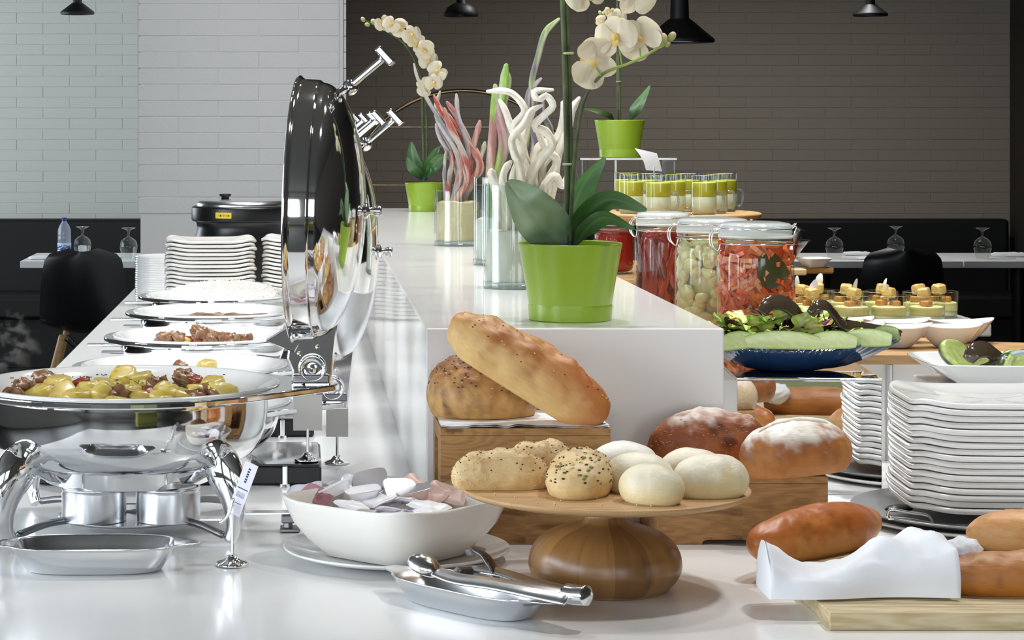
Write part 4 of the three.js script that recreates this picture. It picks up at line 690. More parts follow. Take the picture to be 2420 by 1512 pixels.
{ // far end of the riser
  const z = 8.15, [t, p] = pottedOrchid('white orchid with a drooping flower spray at the far end of the riser', [0.4375, RT, -z], 0.815);
  leafMesh(t, [p(998, 425, z), p(985, 400, z), p(975, 370, z), p(972, 335, z)], 0.026, V(0.9, 0, 0.4), 0.1); leafMesh(t, [p(1003, 425, z), p(1012, 390, z - 0.03), p(1035, 350, z - 0.05), p(1062, 330, z - 0.05)], 0.024, V(0.6, 0.5, 0.6), 0);
  leafMesh(t, [p(1006, 425, z), p(1020, 400, z - 0.05), p(1040, 375, z - 0.08), p(1062, 370, z - 0.1)], 0.022, V(0.3, 0.8, 0.5), 0); leafMesh(t, [p(996, 425, z), p(985, 410, z - 0.03), p(972, 395, z - 0.05), p(962, 372, z - 0.06)], 0.02, V(0.8, 0.4, 0.4), 0.1);
  part(t, 'stake', sweep([p(1003, 425, z), p(1000, 330, z), p(998, 215, z)], 0.0045, { seg: 16, ring: 8, colour: stemCol }), M.vc);
  part(t, 'stem', sweep([p(1007, 425, z), p(1009, 330, z), p(1004, 230, z), p(990, 170, z), p(960, 110, z), p(915, 75, z), p(862, 48, z)], t => 0.0042 - 0.002 * t, { seg: 60, ring: 8, colour: stemCol }), M.vc);
  [[1025, 195, 0.9], [1005, 205, 1.0], [1034, 168, 1.05], [1012, 142, 1.0], [1004, 118, 1.05], [985, 102, 1.05], [972, 82, 1.0], [945, 66, 0.95], [925, 58, 0.9], [904, 54, 0.85]].forEach(([a, b, k], i) => flower(t, p(a, b, z - 0.03 + 0.02 * (i % 2)), [0.3 * Math.sin(i * 2.3), -0.25 + 0.2 * Math.sin(i), 1], k * 0.98, i * 1.1));
  bud(t, p(884, 52, z), 1.2, [0, 0, 0.9]); bud(t, p(868, 58, z), 0.9, [0, 0, 1.2]); bud(t, p(858, 46, z), 0.9, [0, 0, 0.6]);
}
// glass cylinders with sand and dyed twisted branches
function vase(label, pos, r, h, sandH, sandCol, sandLabel) {
  const t = thing('glass_vase', label, 'vase', pos);
  part(t, 'glass_wall', lathe([[r, 0.012], [r, h - 0.001], [r - 0.0012, h], [r - 0.0035, h - 0.0005], [r - 0.004, h - 0.004], [r - 0.004, 0.013]], 72), M.glass);
  part(t, 'glass_base', lathe([[0, 0], [r - 0.002, 0], [r, 0.002], [r, 0.012], [r - 0.004, 0.0135], [0, 0.0135]], 72), M.glassEdge);
  const s = loft([[0, 0], [r - 0.0055, 0], [r - 0.0055, sandH - 0.004], [r * 0.7, sandH], [0, sandH]], circle, 64, (q, sc, a) => { if (q[1] > sandH - 0.01) q[1] += 0.005 * fbm(q[0] * 22, 3, q[2] * 22, 2) * (sc > 0.01 ? 1 : 0.5); return q; });
  stuff('sand_filling', s, std(sandCol, 0.95, { bumpMap: bumpTex, bumpScale: 0.0015 }), sandLabel, 'sand', [pos[0], pos[1] + 0.0142, pos[2]]);
}
vase('front glass cylinder vase holding white curly branches beside the large orchid', [0.4105, RT, -4.4], 0.06, 0.2, 0.098, 0xd8d3c8, 'pale sand in the front glass vase with white branches');
vase('tall glass cylinder vase with green and purple branches behind the front one', [0.445, RT, -5.115], 0.06, 0.197, 0.09, 0xd5d2cb, 'pale sand in the middle glass vase with green branches');
vase('short glass cylinder vase with a bundle of red and grey sticks', [0.405, RT, -5.9], 0.061, 0.143, 0.1, 0xd9c8a4, 'cream coarse sand in the short glass vase with red sticks');
function branch(label, group, list, r0, r1, cols, tw = 9) {
  const s = rnd() * 40, P = list.map(([x, y, z]) => at(x, y, z));
  const C = cols.map(lin), L = P.slice(1).reduce((a, q, i) => a + q.distanceTo(P[i]), 0);
  return single('twisted_branch', sweep(P, t => (r0 + (r1 - r0) * t) * (1 + 0.1 * noise.noise(t * 9, s, 2)) * (t > 0.94 ? 1 - (t - 0.94) * 9 : 1), { seg: 64, ring: 18, lobes: 0.17, twist: tw, colour: (t, a, q) => { const n = fbm(t * 5 + s, a * 0.4 + t * tw * 0.35, s, 3), g = fbm(q.x * 150, q.y * 60 + a * 1.5, q.z * 150, 3); let c = C[0]; for (let k = 1; k < C.length; k++) c = mix3(c, C[k], smooth(k / C.length - 0.07, k / C.length + 0.07, t + 0.16 * n)); if (tw > 4) c = mix3(c, lin(0xc4bcae), 0.55 * smooth(0.1, 0.8, Math.sin(2 * a + tw * t * 1.6 + s) + 0.8 * n)); return mix3(c, [c[0] * 0.55, c[1] * 0.52, c[2] * 0.5], clamp(0.55 * g + 0.22)); } }), std(0xffffff, 0.8, { vertexColors: true }), label, 'branch', group);
}
{ // white curly ones, rooted in the front vase
  const W = [0xd8cfba, 0xe3dcc9, 0xebe6d8], g = 'white curly branches in the front vase', z = 4.4, l = 'white bleached curly branch in the front glass vase';
  const B = (list, r0 = 0.0095, r1 = 0.0075) => branch(l, g, list, r0, r1, W, 3);
  B([[1190, 590, z], [1180, 520, z], [1175, 460, z], [1165, 420, z + 0.01], [1160, 400, z]], 0.0085, 0.008);
  B([[1215, 590, z], [1212, 480, z - 0.02], [1215, 420, z - 0.02], [1235, 350, z - 0.02], [1215, 300, z - 0.02], [1240, 262, z - 0.03], [1215, 225, z - 0.03], [1195, 216, z - 0.03], [1150, 216, z - 0.02]], 0.0105, 0.0055);
  B([[1225, 590, z + 0.02], [1240, 480, z + 0.01], [1250, 400, z + 0.01], [1228, 345, z], [1205, 290, z], [1195, 262, z], [1180, 235, z]], 0.0105, 0.006);
  B([[1245, 590, z - 0.02], [1248, 450, z - 0.03], [1262, 400, z - 0.03], [1278, 375, z - 0.04], [1305, 345, z - 0.04], [1290, 310, z - 0.04], [1262, 300, z - 0.04], [1290, 270, z - 0.05], [1308, 250, z - 0.05], [1290, 225, z - 0.05], [1272, 235, z - 0.05], [1262, 218, z - 0.05], [1308, 212, z - 0.04]], 0.0105, 0.0055);
  B([[1255, 590, z], [1290, 470, z + 0.01], [1300, 420, z], [1318, 380, z], [1290, 350, z], [1276, 318, z], [1272, 290, z]], 0.0105, 0.006);
  B([[1235, 590, z + 0.03], [1262, 470, z + 0.03], [1260, 400, z + 0.03], [1275, 350, z + 0.03], [1320, 325, z + 0.03], [1335, 270, z + 0.03], [1330, 240, z + 0.03]], 0.011, 0.0085);
  B([[1262, 590, z + 0.02], [1305, 450, z + 0.02], [1322, 360, z + 0.02], [1345, 300, z + 0.02], [1352, 260, z + 0.02], [1370, 230, z + 0.02]], 0.0105, 0.007);
  B([[1230, 590, z - 0.03], [1232, 440, z - 0.04], [1228, 395, z - 0.04], [1215, 360, z - 0.04], [1210, 330, z - 0.04], [1240, 290, z - 0.05], [1255, 262, z - 0.05], [1282, 248, z - 0.05]], 0.0095, 0.006);
  B([[1250, 590, z + 0.01], [1288, 440, z - 0.01], [1312, 415, z - 0.01], [1326, 440, z - 0.01], [1340, 420, z], [1346, 380, z]], 0.0095, 0.006);
}
{ const z = 4.4, W = [0xd8cfba, 0xe3dcc9, 0xebe6d8]; [[[1205, 590, z + 0.03], [1222, 470, z + 0.03], [1245, 400, z + 0.03], [1235, 330, z + 0.03], [1250, 285, z + 0.03], [1262, 265, z + 0.03]], [[1240, 590, z + 0.035], [1282, 440, z + 0.03], [1285, 390, z + 0.03], [1318, 350, z + 0.03], [1312, 318, z + 0.03]], [[1200, 590, z - 0.035], [1196, 470, z - 0.04], [1188, 420, z - 0.04], [1196, 395, z - 0.04], [1208, 380, z - 0.04]]].forEach(l => branch('white bleached curly branch in the front glass vase', 'white curly branches in the front vase', l, 0.0095, 0.0065, W, 3)); }
{ // green, pink and purple ones, rooted in the middle vase
  const z = 5.115, g = 'green and purple branches in the middle vase', B = (l, list, cols, r0 = 0.01, r1 = 0.008) => branch(l, g, list, r0, r1, cols, 7);
  const gp = 'green and pink dyed twisted branch in the middle vase', pu = 'purple and green dyed twisted branch in the middle vase';
  B(gp, [[1165, 560, z], [1160, 430, z], [1162, 340, z], [1168, 260, z], [1172, 215, z], [1170, 200, z]], [0x9aab70, 0x9fb070, 0xb88880, 0xa87a74, 0x90ae5c], 0.0115, 0.009);
  B(gp, [[1180, 560, z + 0.01], [1172, 430, z], [1188, 340, z], [1178, 260, z], [1190, 210, z], [1197, 152, z]], [0xb09a90, 0x98ae64, 0xa27a7c, 0x86b04c], 0.0115, 0.0095);
  B(gp, [[1160, 560, z + 0.02], [1168, 420, z + 0.02], [1192, 360, z + 0.02], [1200, 300, z + 0.02], [1188, 250, z + 0.02], [1200, 190, z + 0.02], [1193, 160, z + 0.02]], [0xa8b084, 0x95ac64, 0xc4b8aa, 0x86a858], 0.0105, 0.008);
  B(pu, [[1200, 560, z], [1215, 440, z], [1245, 330, z], [1262, 250, z], [1256, 195, z], [1272, 130, z], [1290, 75, z], [1322, 44, z]], [0xa3b080, 0x7a707c, 0x98ac70, 0x706876, 0x9cb678, 0x7a7280, 0x9cc070], 0.0085, 0.0065);
  B(pu, [[1205, 560, z - 0.01], [1235, 440, z], [1262, 340, z], [1245, 270, z], [1252, 215, z], [1280, 185, z]], [0x86a060, 0x5c5262, 0x756a7c, 0x8a8090], 0.0095, 0.006);
  B(pu, [[1195, 560, z + 0.02], [1225, 430, z + 0.02], [1290, 360, z + 0.02], [1300, 310, z + 0.02], [1280, 260, z + 0.02], [1285, 225, z + 0.02]], [0x7a6f7e, 0xb0a0ae, 0x7fb04a, 0x5c5262], 0.0095, 0.006);
}
{ // red and grey sticks leaning left and right, rooted in the short vase
  const z = 5.9, g = 'red and grey sticks in the short vase', cols = [[0xa8a098, 0xb0655a, 0xb4746a, 0xa84e42], [0x8f8c92, 0xb07a72, 0x9a969c, 0xb5b0b4], [0xb98278, 0xa8574c, 0xb0a59a, 0xad6a60], [0x77747e, 0xa8a4a4, 0x8c8a92, 0xb9b6a8], [0xb07068, 0xcfa094, 0xa8706a, 0xc08c82]];
  const B = (k, list, r0 = 0.0085, r1 = 0.0065) => branch(['red dyed twisted stick with a grey foot in the short vase', 'grey and pink twisted stick in the short vase', 'brick red twisted stick in the short vase', 'grey twisted stick in the short vase', 'rosy twisted stick in the short vase'][k], g, list, r0 * 0.88, r1 * 0.85, cols[k], 11);
  B(1, [[1085, 480, z], [1095, 430, z], [1105, 350, z - 0.02], [1082, 270, z - 0.02], [1078, 222, z - 0.02]]);
  B(0, [[1070, 480, z], [1085, 400, z - 0.02], [1075, 330, z - 0.02], [1045, 270, z - 0.03], [1025, 225, z - 0.03]]);
  B(3, [[1090, 490, z - 0.01], [1088, 400, z - 0.03], [1070, 340, z - 0.03], [1045, 290, z - 0.03], [1010, 235, z - 0.03], [985, 180, z - 0.03], [978, 150, z - 0.03]], 0.0085, 0.0045);
  B(4, [[1075, 490, z + 0.01], [1100, 400, z], [1118, 350, z], [1128, 310, z], [1134, 285, z]], 0.0105, 0.0085);
  B(2, [[1060, 490, z], [1062, 420, z], [1070, 380, z - 0.01], [1068, 352, z - 0.01]]);
  B(2, [[1085, 490, z + 0.02], [1110, 410, z + 0.02], [1112, 350, z + 0.02], [1082, 280, z + 0.02], [1055, 240, z + 0.02]], 0.01, 0.0075);
  B(1, [[1072, 490, z - 0.02], [1100, 420, z - 0.03], [1075, 350, z - 0.03], [1050, 310, z - 0.03], [1032, 285, z - 0.03]]);
  B(3, [[1080, 490, z + 0.03], [1090, 430, z + 0.03], [1065, 350, z + 0.03], [1040, 300, z + 0.03], [1030, 255, z + 0.03], [1040, 215, z + 0.03]], 0.008, 0.006);
  B(0, [[1080, 490, z], [1120, 420, z - 0.01], [1130, 385, z - 0.01], [1100, 330, z - 0.01], [1070, 290, z - 0.02], [1048, 262, z - 0.02]], 0.0095, 0.008);
  B(4, [[1072, 490, z + 0.02], [1110, 430, z + 0.01], [1138, 400, z], [1132, 370, z], [1118, 345, z]], 0.0095, 0.007);
  B(2, [[1068, 490, z - 0.03], [1105, 420, z - 0.03], [1090, 350, z - 0.04], [1062, 300, z - 0.04], [1050, 255, z - 0.04]], 0.0095, 0.007);
  B(3, [[1055, 490, z + 0.02], [1050, 420, z + 0.02], [1052, 380, z + 0.02], [1054, 356, z + 0.02]], 0.007, 0.0045);
  B(4, [[1062, 490, z + 0.03], [1098, 420, z + 0.025], [1088, 360, z + 0.02], [1055, 300, z + 0.02], [1036, 262, z + 0.02]], 0.008, 0.006); B(3, [[1090, 490, z], [1112, 440, z], [1128, 400, z], [1140, 360, z + 0.01], [1146, 335, z + 0.01]], 0.008, 0.007); B(0, [[1066, 490, z - 0.02], [1092, 400, z - 0.03], [1082, 330, z - 0.035], [1052, 272, z - 0.035], [1040, 250, z - 0.035]], 0.0085, 0.007);
  B(1, [[1075, 490, z + 0.035], [1082, 420, z + 0.03], [1060, 360, z + 0.03], [1038, 318, z + 0.03], [1030, 292, z + 0.03]], 0.0085, 0.0075);
}
// ---------------------------------------------------------------- raised wooden shelf right of the riser
{
  const t = thing('raised_shelf', 'raised wooden shelf on white panels right of the riser block', 'shelf', [0, 0, 0]);
  const s = new THREE.Shape([[0.66, 4.165], [1.62, 4.165], [1.62, 4.33], [1.3, 4.42], [1.28, 4.9], [1.2, 5.3], [1.2, 7.0], [0.66, 7.0]].map(p => new THREE.Vector2(...p)));
  part(t, 'shelf_board', uvBox(slab(s, 1.095, 0.018, 0.002), 1.5), M.woodLight);
  part(t, 'front_panel', boxAt(1.078, 1.6, CT, 1.076, -4.2, -4.18, 0.001), M.solid); part(t, 'front_panel', boxAt(0.668, 1.072, CT, 1.076, -4.2, -4.18, 0.001), M.solid);
  part(t, 'steel_post', cyl(0.0055, 0.0055, 0.176, 16), M.steel, [1.075, CT + 0.088, -4.172]);
  part(t, 'rear_support', boxAt(0.7, 1.16, CT, 1.076, -6.9, -6.88, 0.001), M.solid);
}
const SH = 1.095;
// glass clip jars
function jar(label, x, z, r, h, contents) {
  const t = thing('clip_jar', label, 'jar', [x, SH, -z]);
  const n = r * 0.9, yb = h - 0.053;
  part(t, 'glass_body', lathe([[0, 0.002], [r * 0.86, 0.002], [r * 0.97, 0.006], [r, 0.016], [r, yb - 0.02], [r * 0.985, yb - 0.008], [r * 0.94, yb + 0.003], [n, yb + 0.009], [n, yb + 0.014], [n * 1.05, yb + 0.016], [n * 1.05, yb + 0.022]], 72), M.glass);
  part(t, 'glass_lid', lathe([[0, h - 0.002], [n * 0.7, h - 0.001], [n * 0.98, h - 0.004], [n * 1.06, h - 0.009], [n * 1.06, h - 0.024], [n * 0.98, h - 0.027], [n * 0.9, h - 0.027], [0, h - 0.018]], 72), M.jarLid);
  part(t, 'seal_ring', lathe([[n * 0.9, yb + 0.022], [n * 1.07, yb + 0.022], [n * 1.07, yb + 0.027], [n * 0.9, yb + 0.027], [n * 0.9, yb + 0.022]], 64), M.seal);
  const ring = y => new THREE.TorusGeometry(n * 1.05, 0.0014, 8, 72).rotateX(Math.PI / 2).translate(0, y, 0);
  part(t, 'wire_clip', merge([ring(yb + 0.012), ring(h - 0.014), sweep(pts([[-n * 1.05, h - 0.014, 0.012], [-n * 1.25, h - 0.02, 0.012], [-n * 1.28, yb + 0.01, 0.012], [-n * 1.12, yb - 0.002, 0.012], [-n * 1.05, yb + 0.012, 0.012]]), 0.0015, { seg: 24, ring: 6 }), sweep(pts([[-n * 1.05, h - 0.014, -0.012], [-n * 1.25, h - 0.02, -0.012], [-n * 1.28, yb + 0.01, -0.012], [-n * 1.12, yb - 0.002, -0.012]]), 0.0015, { seg: 24, ring: 6 }), sweep(pts([[n * 1.04, h - 0.014, 0.008], [n * 1.16, h - 0.006, 0.008], [n * 1.16, h - 0.006, -0.008], [n * 1.04, h - 0.014, -0.008]]), 0.0015, { seg: 16, ring: 6 })]), M.chromeSoft);
  contents(t, x, z, r, h - 0.046);
}
M.jarLid = phys(0xeef4f4, 0.1, { transmission: 0.55, thickness: 0, ior: 1.45 }); M.seal = phys(0xeceae2, 0.6, { transmission: 0.3, thickness: 0 });
function packed(count, r, h, x, z, inner, make) {            // strew pieces in the shell of a jar that can be seen
  for (let i = 0; i < count; i++) { const a = rr(-0.4, 3.5), q = r * inner * rr(0.93, 1), y = 0.012 + (h - 0.02) * ((i + rnd()) / count); make(V(x + Math.cos(a) * q, SH + y, -z + Math.sin(a) * q), a, i, y / h); }
}
const fillCore = (name, r, h, c1, c2, label, x, z, rough) => stuff(name, ball((dx, dy, dz) => { const e = Math.pow(Math.abs(dy), 0.3) * Math.sign(dy), q = Math.pow(Math.hypot(dx, dz), 0.25), l = Math.hypot(dx, dz) || 1, n = fbm(dx * 5, dy * 7, dz * 5, 4); return [dx / l * q * r * (1 + rough * n), (e + 1) / 2 * h, dz / l * q * r * (1 + rough * n), mix3(lin(c1), lin(c2), clamp(0.5 + n * 1.2))]; }, 72, 48), M.vcWet, label, 'preserve', [x, SH + 0.006, -z]);
jar('big clip jar of orange carrot sticks nearest the riser corner', 0.8445, 4.25, 0.071, 0.24, (t, x, z, r, h) => {
  fillCore('packed_carrots', r * 0.8, h, 0xe4622f, 0xee7a44, 'packed carrot shreds filling the middle of the carrot jar', x, z, 0.06);
  const cols = [0xee7a44, 0xe4622f, 0xf3a678, 0xd25226].map(c => phys(c, 0.35, { clearcoat: 0.3 })), g = [0.05, 0.062, 0.074].map(l => box(l, 0.0085, 0.0075, 0.001, 1));
  packed(170, r, h, x, z, 0.875, (p, a, i) => { const s = single('carrot_stick', g[i % 3], cols[i % 4], 'orange carrot stick pressed against the glass of the carrot jar', 'carrot', 'carrot sticks in the clip jar', p.toArray()); s.rotation.set(0, Math.PI / 2 - a, rr(-1.3, 1.3), 'YXZ'); });
  single('bay_leaf', ball((dx, dy, dz) => [dx * 0.03 * (1 + 0.15 * fbm(dx * 2, dy * 2, 1, 2)), dy * 0.036 - 0.008 * dx * dx, dz * 0.006], 28, 18), phys(0x4f4a1c, 0.4, { clearcoat: 0.3 }), 'dark olive-green leaf pressed against the glass of the carrot jar', 'leaf', null, [x + 0.018, SH + h * 0.79, -z + r * 0.85], [0, 0.25, 0.4]);
});
jar('clip jar of pale garlic cloves between the carrot and pepper jars', 0.799, 4.44, 0.0725, 0.24, (t, x, z, r, h) => {
  fillCore('packed_garlic', r * 0.7, h * 0.97, 0xeee9bc, 0xdad08c, 'packed cloves and brine in the middle of the garlic jar', x, z, 0.08);
  const clove = [1, 2, 3].map(k => ball((dx, dy, dz) => { const n = fbm(dx * 1.5 + k * 4, dy * 1.5, dz * 1.5, 2), w = 1 - 0.28 * dy; return [dx * 0.0098 * w * (1 + 0.1 * n), dy * 0.0135, dz * 0.008 * w, mix3(lin(0xeee9bc), lin(0xdad08c), clamp(0.4 + n))]; }, 16, 12));
  packed(150, r, h, x, z, 0.855, (p, a, i) => { const s = single('garlic_clove', clove[i % 3], M.vcWet, 'pale pickled garlic clove in the clip jar', 'garlic', 'garlic cloves in the clip jar', p.toArray()); s.rotation.set(rr(-0.3, 0.3), Math.PI / 2 - a, rr(0, 6.28), 'YXZ'); s.scale.setScalar(rr(0.85, 1.3)); });
});
jar('slim clip jar of dark red pepper strips', 0.768, 4.86, 0.0585, 0.235, (t, x, z, r, h) => {
  fillCore('packed_peppers', r * 0.78, h, 0x9a2a14, 0xb13a18, 'packed dark peppers in the middle of the pepper jar', x, z, 0.06);
  const cols = [0x9a2a14, 0x6e1a12, 0xb13a18, 0x7a2018].map(c => phys(c, 0.25, { clearcoat: 0.5 })), g = [0.07, 0.09, 0.11].map((l, k) => ball((dx, dy, dz) => [dx * 0.0095 * (1 - 0.35 * dy), dy * l / 2, dz * 0.004 + 0.006 * dy * dy], 16, 20));
  packed(26, r, h * 0.85, x, z, 0.87, (p, a, i) => { const s = single('pepper_strip', g[i % 3], cols[i % 4], 'dark red pepper strip against the glass of the slim jar', 'pepper', 'pepper strips in the slim jar', [p.x, Math.min(p.y + 0.02, SH + h - 0.05), p.z]); s.rotation.set(0, Math.PI / 2 - a, rr(-0.35, 0.35), 'YXZ'); });
});
jar('small clip jar of bright red tomatoes half hidden by the orchid leaf', 0.877, 6.4, 0.058, 0.165, (t, x, z, r, h) => {
  fillCore('packed_tomatoes', r * 0.9, h * 0.95, 0xc62a18, 0xb8261a, 'packed red tomatoes filling the small clip jar', x, z, 0.05);
});
single('small_onion', ball((x, y, z) => [x * 0.017 * (1 - 0.1 * y), y * 0.021, z * 0.017, mix3(lin(0xbf9a62), lin(0x8d6534), clamp(0.5 + 0.5 * Math.sin(Math.atan2(z, x) * 9)))], 24, 16), M.vc, 'small brown-skinned onion between the red jars', 'onion', null, [0.875, SH + 0.02, -5.6]);
// glass mugs on a wooden board behind the jars
const bs = thing('board_stand', 'wooden block stand under the round board of mugs', 'stand', [0.96, SH, -5.85]);
part(bs, 'block', boxAt(-0.03, 0.14, 0, 0.172, -0.13, 0.13, 0.004), M.woodLight);
const rb = thing('round_board', 'round wooden board carrying the green drink mugs', 'board', [0.965, SH + 0.172, -5.87]);
part(rb, 'disc', uvBox(lathe([[0, 0], [0.19, 0], [0.208, 0.006], [0.215, 0.014], [0.213, 0.019], [0.206, 0.021], [0.2, 0.017], [0, 0.017]], 96), 2), M.woodLight);
const mug = thing('glass_mug', 'leftmost front glass mug of yellow-green drink', 'mug', [0, 0, 0]);
part(mug, 'glass_wall', lathe([[0.0, 0.001], [0.026, 0.001], [0.0305, 0.004], [0.0318, 0.02], [0.0325, 0.1], [0.0318, 0.101], [0.031, 0.1]], 40), M.glass);
M.drink = phys(0xd2d23e, 0.35, { transmission: 0.25, thickness: 0 }); M.foam = std(0xcfd86a, 0.75); M.milk = phys(0xeceacb, 0.4, { transmission: 0.35, thickness: 0 });
part(mug, 'lower_layer', lathe([[0, 0.006], [0.0285, 0.006], [0.0302, 0.02], [0.0304, 0.046], [0, 0.046]], 40), M.milk);
part(mug, 'drink', lathe([[0, 0.0465], [0.0304, 0.0465], [0.0308, 0.08], [0.028, 0.083], [0, 0.084]], 40), M.drink);
part(mug, 'herb_garnish', merge([0, 1, 2, 3, 4].map(k => box(0.009, 0.0012, 0.003, 0.0005).rotateY(k * 1.4).rotateZ(0.3).translate(0.012 * Math.cos(k * 2.2), 0.0865, 0.012 * Math.sin(k * 2.2)))), std(0x59701f, 0.7));
part(mug, 'handle', sweep(pts([[0.031, 0.056, 0], [0.044, 0.055, 0], [0.049, 0.045, 0], [0.048, 0.025, 0], [0.042, 0.014, 0], [0.031, 0.012, 0]]), 0.0034, { seg: 30, ring: 10 }), M.glassEdge);
part(mug, 'foot', lathe([[0, 0], [0.027, 0], [0.029, 0.003], [0.026, 0.006], [0, 0.006]], 40), M.glassEdge);
const mugY = SH + 0.1892;
[[1492, 5.83], [1534, 5.98], [1556, 5.74], [1592, 5.86], [1625, 5.99], [1664, 5.76], [1690, 5.88], [1713, 6.0], [1480, 6.03]].forEach(([px, z], k) => { const m = k ? dup(mug, ['', 'second glass mug of green drink from the left', 'nearest glass mug of green drink, in the middle group', 'glass mug of green drink right of the nearest one', 'glass mug of green drink at the right of the middle group', 'left mug of the three green drinks at the right', 'middle mug of the three green drinks at the right', 'rightmost glass mug of green drink with its handle showing', 'glass mug of green drink behind the leftmost one'][k]) : mug, q = at(px, 450, z); m.position.set(q.x, mugY, -z); m.rotation.y = 0.15 * Math.sin(k * 3); });
// clear acrylic riser with the third orchid
{
  const t = thing('acrylic_riser', 'clear acrylic table riser carrying the rear orchid', 'riser stand', [0.888, SH, -6.3]);
  part(t, 'top_sheet', box(0.262, 0.006, 0.2, 0.0015).translate(0, 0.323, 0), M.acrylic);
  for (const s of [-1, 1]) part(t, 'side_sheet', box(0.006, 0.32, 0.2, 0.0015).translate(s * 0.125, 0.16, 0), M.acrylic);
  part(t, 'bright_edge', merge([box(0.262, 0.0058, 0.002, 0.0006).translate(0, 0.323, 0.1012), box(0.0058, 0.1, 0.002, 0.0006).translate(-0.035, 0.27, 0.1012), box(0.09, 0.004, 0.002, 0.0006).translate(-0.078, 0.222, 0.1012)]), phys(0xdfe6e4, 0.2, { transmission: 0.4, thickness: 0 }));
  part(t, 'lower_sheet', box(0.25, 0.006, 0.2, 0.0015).translate(0, 0.205, 0), M.acrylic);
  const z = 6.3, [o, p] = pottedOrchid('small orchid in a green pot on the clear acrylic riser', [0.8775, SH + 0.3262, -z], 0.825);
  leafMesh(o, [p(1490, 285, z), p(1500, 262, z - 0.02), p(1516, 235, z - 0.03), p(1536, 202, z - 0.03)], 0.016, V(0.8, 0.4, 0.5), 0.3);
  leafMesh(o, [p(1450, 285, z), p(1430, 272, z - 0.04), p(1405, 262, z - 0.06), p(1380, 258, z - 0.06)], 0.018, V(0.1, 0.3, 0.95), 0.1);
  part(o, 'stake', sweep([p(1465, 285, z), p(1462, 150, z), p(1458, -40, z)], 0.0034, { seg: 16, ring: 8, colour: stemCol }), M.vc);
  part(o, 'stem', sweep([p(1460, 285, z), p(1459, 160, z), p(1456, 90, z), p(1440, 40, z)], 0.0028, { seg: 20, ring: 8, colour: stemCol }), M.vc);
  for (const y of [193]) part(o, 'clip', new THREE.TorusGeometry(0.006, 0.0017, 8, 20).rotateX(Math.PI / 2), std(0x8f8a5c, 0.5), p(1462, y, z).toArray());
  [[1458, 42, 0.75, 0.1], [1422, 50, 0.5, 2], [1462, 62, 0.7, 1], [1440, 28, 0.45, 3]].forEach(([a, b, k, r]) => flower(o, p(a, b, z), [0.4 * Math.sin(r * 3), -0.4, 1], k, r));
  [[1426, 32], [1434, 22], [1448, 24], [1418, 30]].forEach(([a, b]) => bud(o, p(a, b, z), 0.55, [0, 0, 0.4]));
}
{ // bent sign card behind the mugs
  const t = thing('sign_card', 'bent blank white card standing behind the mugs', 'card', [0, 0, 0]), a = [[1500, 350], [1512, 366], [1521, 382], [1527, 402]], b = [[1552, 362], [1557, 376], [1561, 390], [1565, 405]], pos = [], idx = [];
  for (const e of [0, 0.0012]) for (let i = 0; i < 4; i++) for (const [q, d] of [[a, 6.06], [b, 6.14]]) { const v = at(q[i][0], q[i][1], d); pos.push(v.x, v.y, v.z - e); }
  for (let i = 0; i < 3; i++) { const k = i * 2; idx.push(k, k + 2, k + 1, k + 1, k + 2, k + 3, k + 8, k + 9, k + 10, k + 9, k + 11, k + 10); }
  const g = new THREE.BufferGeometry(); g.setAttribute('position', new THREE.Float32BufferAttribute(pos, 3)); g.setIndex(idx); g.computeVertexNormals();
  part(t, 'card', g, std(0xe9e8ee, 0.6));
  part(t, 'stem', merge([cyl(0.002, 0.002, 0.115, 10).translate(0, 0.0575, 0), cyl(0.016, 0.018, 0.005, 24).translate(0, 0.0025, 0)]), M.chromeSoft, [at(1546, 400, 6.05).x, SH + 0.1892, -6.05]);
}
// glass dish of red sauce, spoon, white dish and wooden paddle right of the carrot jar
{
  const z = 5.5, pb = thing('wooden_paddle', 'small wooden paddle board sticking out right of the carrot jar', 'board', [1.1, SH + 0.06, -z]);
  part(pb, 'board', uvBox(boxAt(-0.17, 0.1, 0, 0.015, -0.08, 0.08, 0.004), 2), M.board); part(pb, 'handle', uvBox(boxAt(0.09, 0.178, 0, 0.015, -0.022, 0.022, 0.005), 2), std(0xb5823f, 0.55));
  const pblock = thing('paddle_block', 'white block under the wooden paddle board', 'stand', [1.02, SH, -z]); part(pblock, 'block', boxAt(-0.08, 0.08, 0, 0.06, -0.07, 0.07, 0.003), M.solid);
  const dy = SH + 0.0755, t = thing('glass_dish', 'flared glass dish of dark red sauce right of the carrot jar', 'dish', [1.175, dy, -z]);
  part(t, 'glass', lathe([[0, 0], [0.02, 0], [0.016, 0.004], [0.009, 0.012], [0.014, 0.02], [0.034, 0.045], [0.05, 0.063], [0.0505, 0.0645], [0.049, 0.0642]], 48), M.glass);
  part(t, 'sauce', lathe([[0, 0.018], [0.012, 0.02], [0.031, 0.043], [0.041, 0.055], [0, 0.057]], 40), phys(0x5a1a14, 0.3, { clearcoat: 0.3 }));
  const q = at(1876, 592, z), r = at(1889, 546, z); single('spoon', merge([sweep([V(q.x - 0.004, q.y - 0.012, -z + 0.01), q, V((q.x + r.x) / 2, (q.y + r.y) / 2, -z), r, V(r.x + 0.003, r.y + 0.006, -z)], u => 0.0035 + 0.0105 * smooth(0.25, 0.85, u), { seg: 24, ring: 12, flat: 0.22, up: V(0.4, 0.1, 0.9).normalize() })]), M.chromeSoft, 'steel spoon leaning in the glass sauce dish', 'spoon');
  single('white_dish', loft([[0, 0], [0.022, 0], [0.025, 0.008], [0.038, 0.02], [0.0385, 0.022], [0.036, 0.021], [0.022, 0.006], [0, 0.006]], superE(4), 60), M.ceramicWarm, 'little square white dish on the wooden paddle board', 'dish', null, [1.232, dy, -z + 0.004], [0, 0.3, 0]);
}
